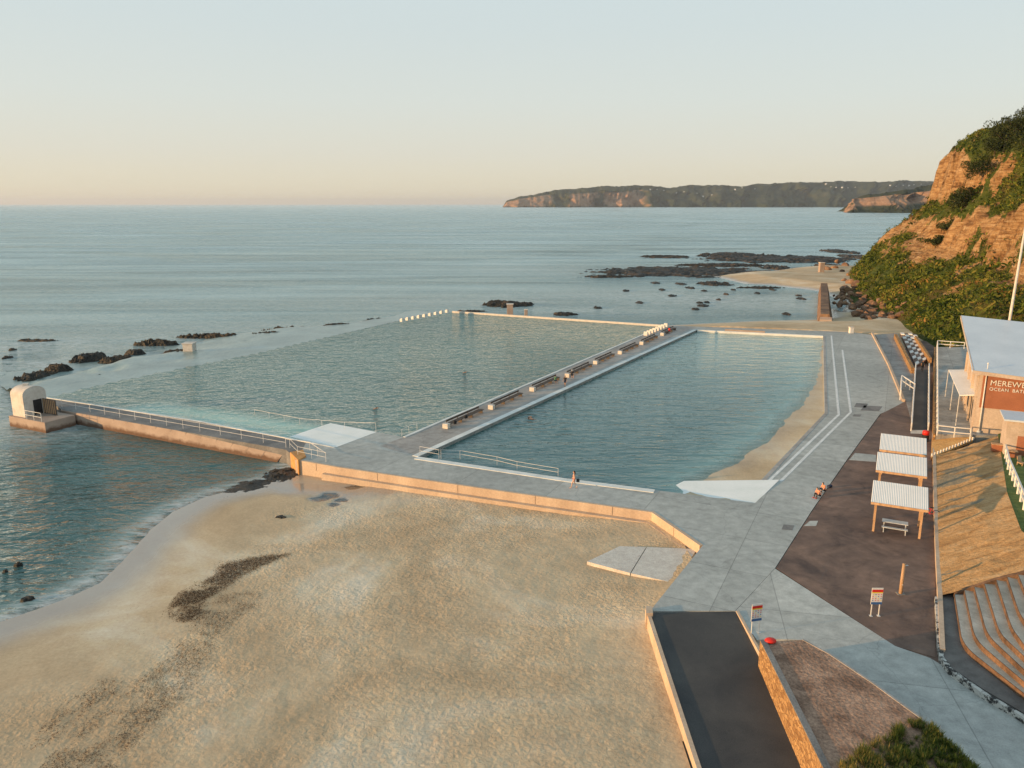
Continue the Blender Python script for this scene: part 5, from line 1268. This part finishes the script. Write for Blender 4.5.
# ------------------------------------------------------------------ people
def person(loc, rz, pose, skin, label, clothes=(), hair='hair', hat=None, scale=1.0):
    """pose: joint positions in metres, x right, y forward, z up. One continuous remeshed body."""
    J = {k: Vector(v_) for k, v_ in pose.items()}
    r = empty('person', loc, rz); tag(r, label, 'person'); r.scale = (scale,)*3
    b = MB()
    def limb(*a, n=10):
        pts = [J[q] if isinstance(q, str) else Vector(q) for q in a[::2]]; b.tube(pts, list(a[1::2]), n)
        for q, rr in zip(pts, a[1::2]): b.ball(q, rr*.99, 10, 8)
    pel, che, nk, hd = J['pelvis'], J['chest'], J['neck'], J['head']
    wst = pel.lerp(che, .45)
    for q, (a_, c_, h_) in ((pel, (.165,.12,.13)), (wst, (.135,.10,.14)), (che, (.165,.115,.16))): b.ball(q, (a_, c_, h_), 14, 10)
    b.tube([pel, wst, che], [.12,.11,.13], 12); b.tube([J['shL'], J['shR']], [.062,.062], 10); limb(che, .10, nk, .055, hd-Vector((0,0,.05)), .052)
    b.ball(hd, (.076,.095,.118), 14, 12); b.ball(hd+Vector((0,.095,-.012)), (.013,.020,.022), 8, 6)
    for s_ in (-1, 1): b.ball(hd+Vector((.078*s_,-.005,-.005)), (.013,.022,.034), 8, 6)
    for s_ in 'LR':
        limb('sh'+s_, .056, 'el'+s_, .042, 'wr'+s_, .028)
        limb('hip'+s_, .088, 'kn'+s_, .056, 'an'+s_, .038)
        an = J['an'+s_]; to = J['to'+s_]; b.tube([an-Vector((0,0,.03)), an.lerp(to, .5)-Vector((0,0,.02)), to], [.040,.038,.024], 8); b.ball(to, (.032,.032,.022), 8, 6)
        wr = J['wr'+s_]; d_ = (wr-J['el'+s_]).normalized(); side = d_.cross(Vector((0,1,0.2))).normalized(); pal = wr+d_*.055
        b.tube([wr, pal, wr+d_*.095], [.026,.036,.032], 8)
        for k, (o_, ln_) in enumerate(((-.030,.065),(-.010,.078),(.010,.072),(.030,.055))):
            f0 = wr+d_*.085+side*o_; curl = side.cross(d_)*.018
            b.tube([f0, f0+d_*ln_*.55, f0+d_*ln_+curl], [.0105,.0095,.008], 6)
        th = wr+d_*.03+side*.026*(1 if s_ == 'L' else -1); b.tube([th, th+d_*.03+side*.028*(1 if s_ == 'L' else -1), th+d_*.06+side*.034*(1 if s_ == 'L' else -1)], [.013,.012,.010], 6)
    bo_ = b.build('body', MAT[skin], r, True); md = bo_.modifiers.new('r', 'REMESH'); md.mode = 'VOXEL'; md.voxel_size = .011; md.use_smooth_shade = True
    h_ = MB(); h_.ball(hd+Vector((0,-.018,.022)), (.086,.098,.115), 14, 10)
    if hair == 'long': h_.tube([hd+Vector((0,-.06,.02)), hd+Vector((0,-.10,-.1)), hd+Vector((0,-.10,-.26))], [.075,.06,.03], 10)
    h_.build('hair', MAT['hair'], r, True)
    if hat: hh_ = MB(); hh_.ball(hd+Vector((0,0,.06)), (.1,.11,.09), 14, 8); hh_.tube([hd+Vector((0,0,.045)), hd+Vector((0,0,.06))], [.17,.16], 16); hh_.build('hat', MAT[hat], r, True)
    e_ = MB(); 
    for s_ in (-.03, .03): e_.ball(hd+Vector((s_,.083,.008)), .0105, 8, 6)
    e_.build('eyes', MAT['black'], r, True); MB().ball(hd+Vector((0,.088,-.052)), (.024,.008,.007), 8, 6).build('mouth', MAT['lip'], r, True)
    for nm, mt_, kind in clothes:
        c = MB()
        if kind in ('shirt', 'top', 'dress'):
            for q, (a_, c_, hh_) in ((pel+Vector((0,0,.08)), (.172,.128,.10)), (wst, (.147,.112,.14)), (che, (.178,.128,.165))):
                if not (kind == 'top' and q is not che): c.ball(q if kind != 'top' else q-Vector((0,0,.02)), (a_, c_, hh_) if kind != 'top' else (.178,.13,.07), 14, 10)
            if kind != 'top':
                c.tube([pel+Vector((0,0,.05)), wst, che], [.125,.12,.14], 12); c.tube([J['shL'], J['shR']], [.072,.072], 10)
                for s_ in 'LR': c.tube([J['sh'+s_], J['sh'+s_].lerp(J['el'+s_], .6)], [.070,.060], 10); c.ball(J['sh'+s_], .070, 10, 8)
        if kind in ('shorts', 'trousers', 'brief'):
            c.ball(pel, (.176,.132,.12), 14, 10); f = {'shorts': .62, 'trousers': 1, 'brief': .12}[kind]
            for s_ in 'LR':
                hp, kn, an = J['hip'+s_], J['kn'+s_], J['an'+s_]
                if kind == 'trousers': c.tube([hp, kn, kn.lerp(an, .93)], [.100,.072,.055], 10); c.ball(kn, .071, 10, 8)
                else: c.tube([hp, hp.lerp(kn, f)], [.098, .088 if f > .3 else .094], 10)
                c.ball(hp, .099, 10, 8)
        if kind == 'shoes':
            for s_ in 'LR': an, to = J['an'+s_], J['to'+s_]; c.tube([an-Vector((0,0,.035)), an.lerp(to,.5)-Vector((0,0,.02)), to+Vector((0,.02,0))], [.05,.048,.036], 8)
        o = c.build(nm, MAT[mt_], r, True); md = o.modifiers.new('r', 'REMESH'); md.mode = 'VOXEL'; md.voxel_size = .012; md.use_smooth_shade = True
    return r
def walk_pose(st=.22, sw=.18):
    return dict(pelvis=(0,0,.93), chest=(0,.01,1.25), neck=(0,.01,1.44), head=(0,.03,1.58), shL=(-.17,0,1.38), shR=(.17,0,1.38),
        elL=(-.23,-sw*.5,1.12), elR=(.23,sw*.4,1.12), wrL=(-.25,-sw*.5+.06,.88), wrR=(.24,sw*1.1,.90),
        hipL=(-.09,0,.90), hipR=(.09,0,.90), knL=(-.10,st*.75,.50), knR=(.10,-st*.1,.48), anL=(-.10,st*1.1,.09), anR=(.10,-st*1.3,.14), toL=(-.11,st*1.1+.17,.035), toR=(.11,-st*1.3+.14,.035))
def stand_pose():
    d = walk_pose(0, .02); d.update(knL=(-.10,.02,.49), knR=(.10,.02,.49), anL=(-.11,-.01,.08), anR=(.11,-.01,.08), toL=(-.13,.16,.03), toR=(.13,.16,.03)); return d
def sit_pose(h=.45, lean=.1, arm=.28):
    z = h+.10
    return dict(pelvis=(0,0,z), chest=(0,lean,z+.33), neck=(0,lean+.05,z+.51), head=(0,lean+.11,z+.65), shL=(-.17,lean,z+.45), shR=(.17,lean,z+.45),
        elL=(-.22,lean+.14,z+.20), elR=(.22,lean+.14,z+.20), wrL=(-.15,arm+.12,z+.10), wrR=(.15,arm+.12,z+.10),
        hipL=(-.09,.02,z-.02), hipR=(.09,.02,z-.02), knL=(-.13,.43,max(z-.01,.42)), knR=(.13,.43,max(z-.01,.42)), anL=(-.13,.45,.08), anR=(.13,.48,.08), toL=(-.15,.62,.03), toR=(.15,.65,.03))
w1_ = person(P(574,488), math.radians(75), walk_pose(), 'skin', 'barefoot person in coral swimwear walking along the deck by the calm pool', (('swimsuit_bottom','pinkc','brief'),('swimsuit_top','pinkc','top')), 'long')
bgp = empty('bag', Vector(P(575.5,488))+Vector((.22,.05,.72))); tag(bgp, 'small black bag carried by the walking person in swimwear', 'bag')
MB().box((0,0,0), (.30,.16,.30)).build('body', MAT['black'], bgp, bevel=.05); MB().tube([(-.1,0,.14),(-.05,0,.26),(.05,0,.26),(.1,0,.14)], .012, 6).build('handle', MAT['black'], bgp)
person(P(565,387), math.radians(150), walk_pose(.15), 'skin2', 'person in dark shorts standing on the promenade at the calm pool edge', (('shorts','navy','shorts'),('shirt','black','shirt')))
def on_bench(px, py, side, **k):
    q = Vector(P(px, py, 0)); return q
person(P(571.5,378.5), pang-PI/2, sit_pose(.46), 'skin', 'person in dark clothes and white hat sitting on a promenade bench', (('shirt','black','shirt'),('shorts','black','shorts')), hat='white')
person(P(555,384), pang-PI/2, sit_pose(.46), 'skin2', 'person in a dark green shirt sitting at the far end of a bench', (('shirt','green_c','shirt'),('shorts','navy','shorts')))
person(P(669,333.5), pang-PI/2, sit_pose(.46), 'skin', 'person in bright red clothes at the farthest promenade bench', (('shirt','red','shirt'),('shorts','red','shorts')))
person(P(824.5,492.5), math.radians(105), sit_pose(.14, .14), 'skin', 'person in orange top and black shorts sitting upright on the paving edge', (('shirt','orange','shirt'),('shorts','black','trousers')))
person(P(819.5,497.5), math.radians(110), sit_pose(.14, .22), 'skin', 'person in orange top crouched forward on the paving edge, nearer of the pair', (('shirt','orange','shirt'),('shorts','black','trousers'),('shoes','red','shoes')))
person(P(922,371,.9), math.radians(180), stand_pose(), 'skin2', 'person dressed in black standing at the top of the dark access ramp', (('shirt','black','shirt'),('trousers','black','trousers'),('shoes','black','shoes')))
bk = empty('backpack', P(829.5,487.5)); tag(bk, 'dark backpack lying beside the seated pair', 'bag')
MB().box((0,0,.14), (.5,.3,.26), .4).build('body', MAT['navy'], bk, bevel=.08); MB().tube([(-.15,-.1,.2),(-.05,-.2,.24),(.1,-.12,.2)], .018, 6).build('strap', MAT['black'], bk)
for (px, py, lab) in ((466,418.5,'black bag standing on the nearest promenade bench'),(455,424,'dark bag lying at the near end of the nearest bench')):
    q = Vector(P(px, py, .47)); b_ = empty('bag', q, .4); tag(b_, lab, 'bag'); MB().box((0,0,.22), (.4,.28,.42)).build('body', MAT['black'], b_, bevel=.08); MB().tube([(-.1,0,.42),(-.06,0,.54),(.06,0,.54),(.1,0,.42)], .015, 6).build('handle', MAT['navy'], b_)
# swimmers doing front crawl
swim = dict(pelvis=(0,-.28,-.06), chest=(0,.05,-.02), neck=(0,.22,.0), head=(0,.36,.05), shL=(-.17,.17,0), shR=(.17,.17,0), elL=(-.24,.42,-.10), wrL=(-.18,.66,-.14), elR=(.33,.12,.20), wrR=(.30,.40,.16),
    hipL=(-.09,-.32,-.07), hipR=(.09,-.32,-.07), knL=(-.10,-.72,-.10), knR=(.10,-.72,-.06), anL=(-.09,-1.12,-.06), anR=(.09,-1.12,-.12), toL=(-.09,-1.26,-.10), toR=(.09,-1.26,-.16))
for (px, py, lab, rz_) in ((531,419,'swimmer trailing ripples in the calm pool', 1.0),(464,373,'swimmer in the middle of the left pool', -.5),(375,409,'swimmer in the left pool closest to the pier', -.5)):
    q = P(px, py, -.33); person((q[0], q[1], -.32), rz_, swim, 'skin2', lab, (('trunks','black','brief'),))

# ------------------------------------------------------------------ haze: thin sea air round the whole scene
hb = MB(); hb.box((0, 12000, 118), (90000, 64000, 250)); hz_ = hb.build('haze', None); hz_['kind'] = 'stuff'
hm = bpy.data.materials.new('haze'); hm.use_nodes = True; hn = hm.node_tree; hn.nodes.clear(); ho = hn.nodes.new('ShaderNodeOutputMaterial'); hv = hn.nodes.new('ShaderNodeVolumePrincipled')
hv.inputs['Color'].default_value = (.80,.88,1,1); hv.inputs['Density'].default_value = HAZE; hv.inputs['Anisotropy'].default_value = .2
hn.links.new(hv.outputs[0], ho.inputs['Volume']); hz_.data.materials.append(hm)
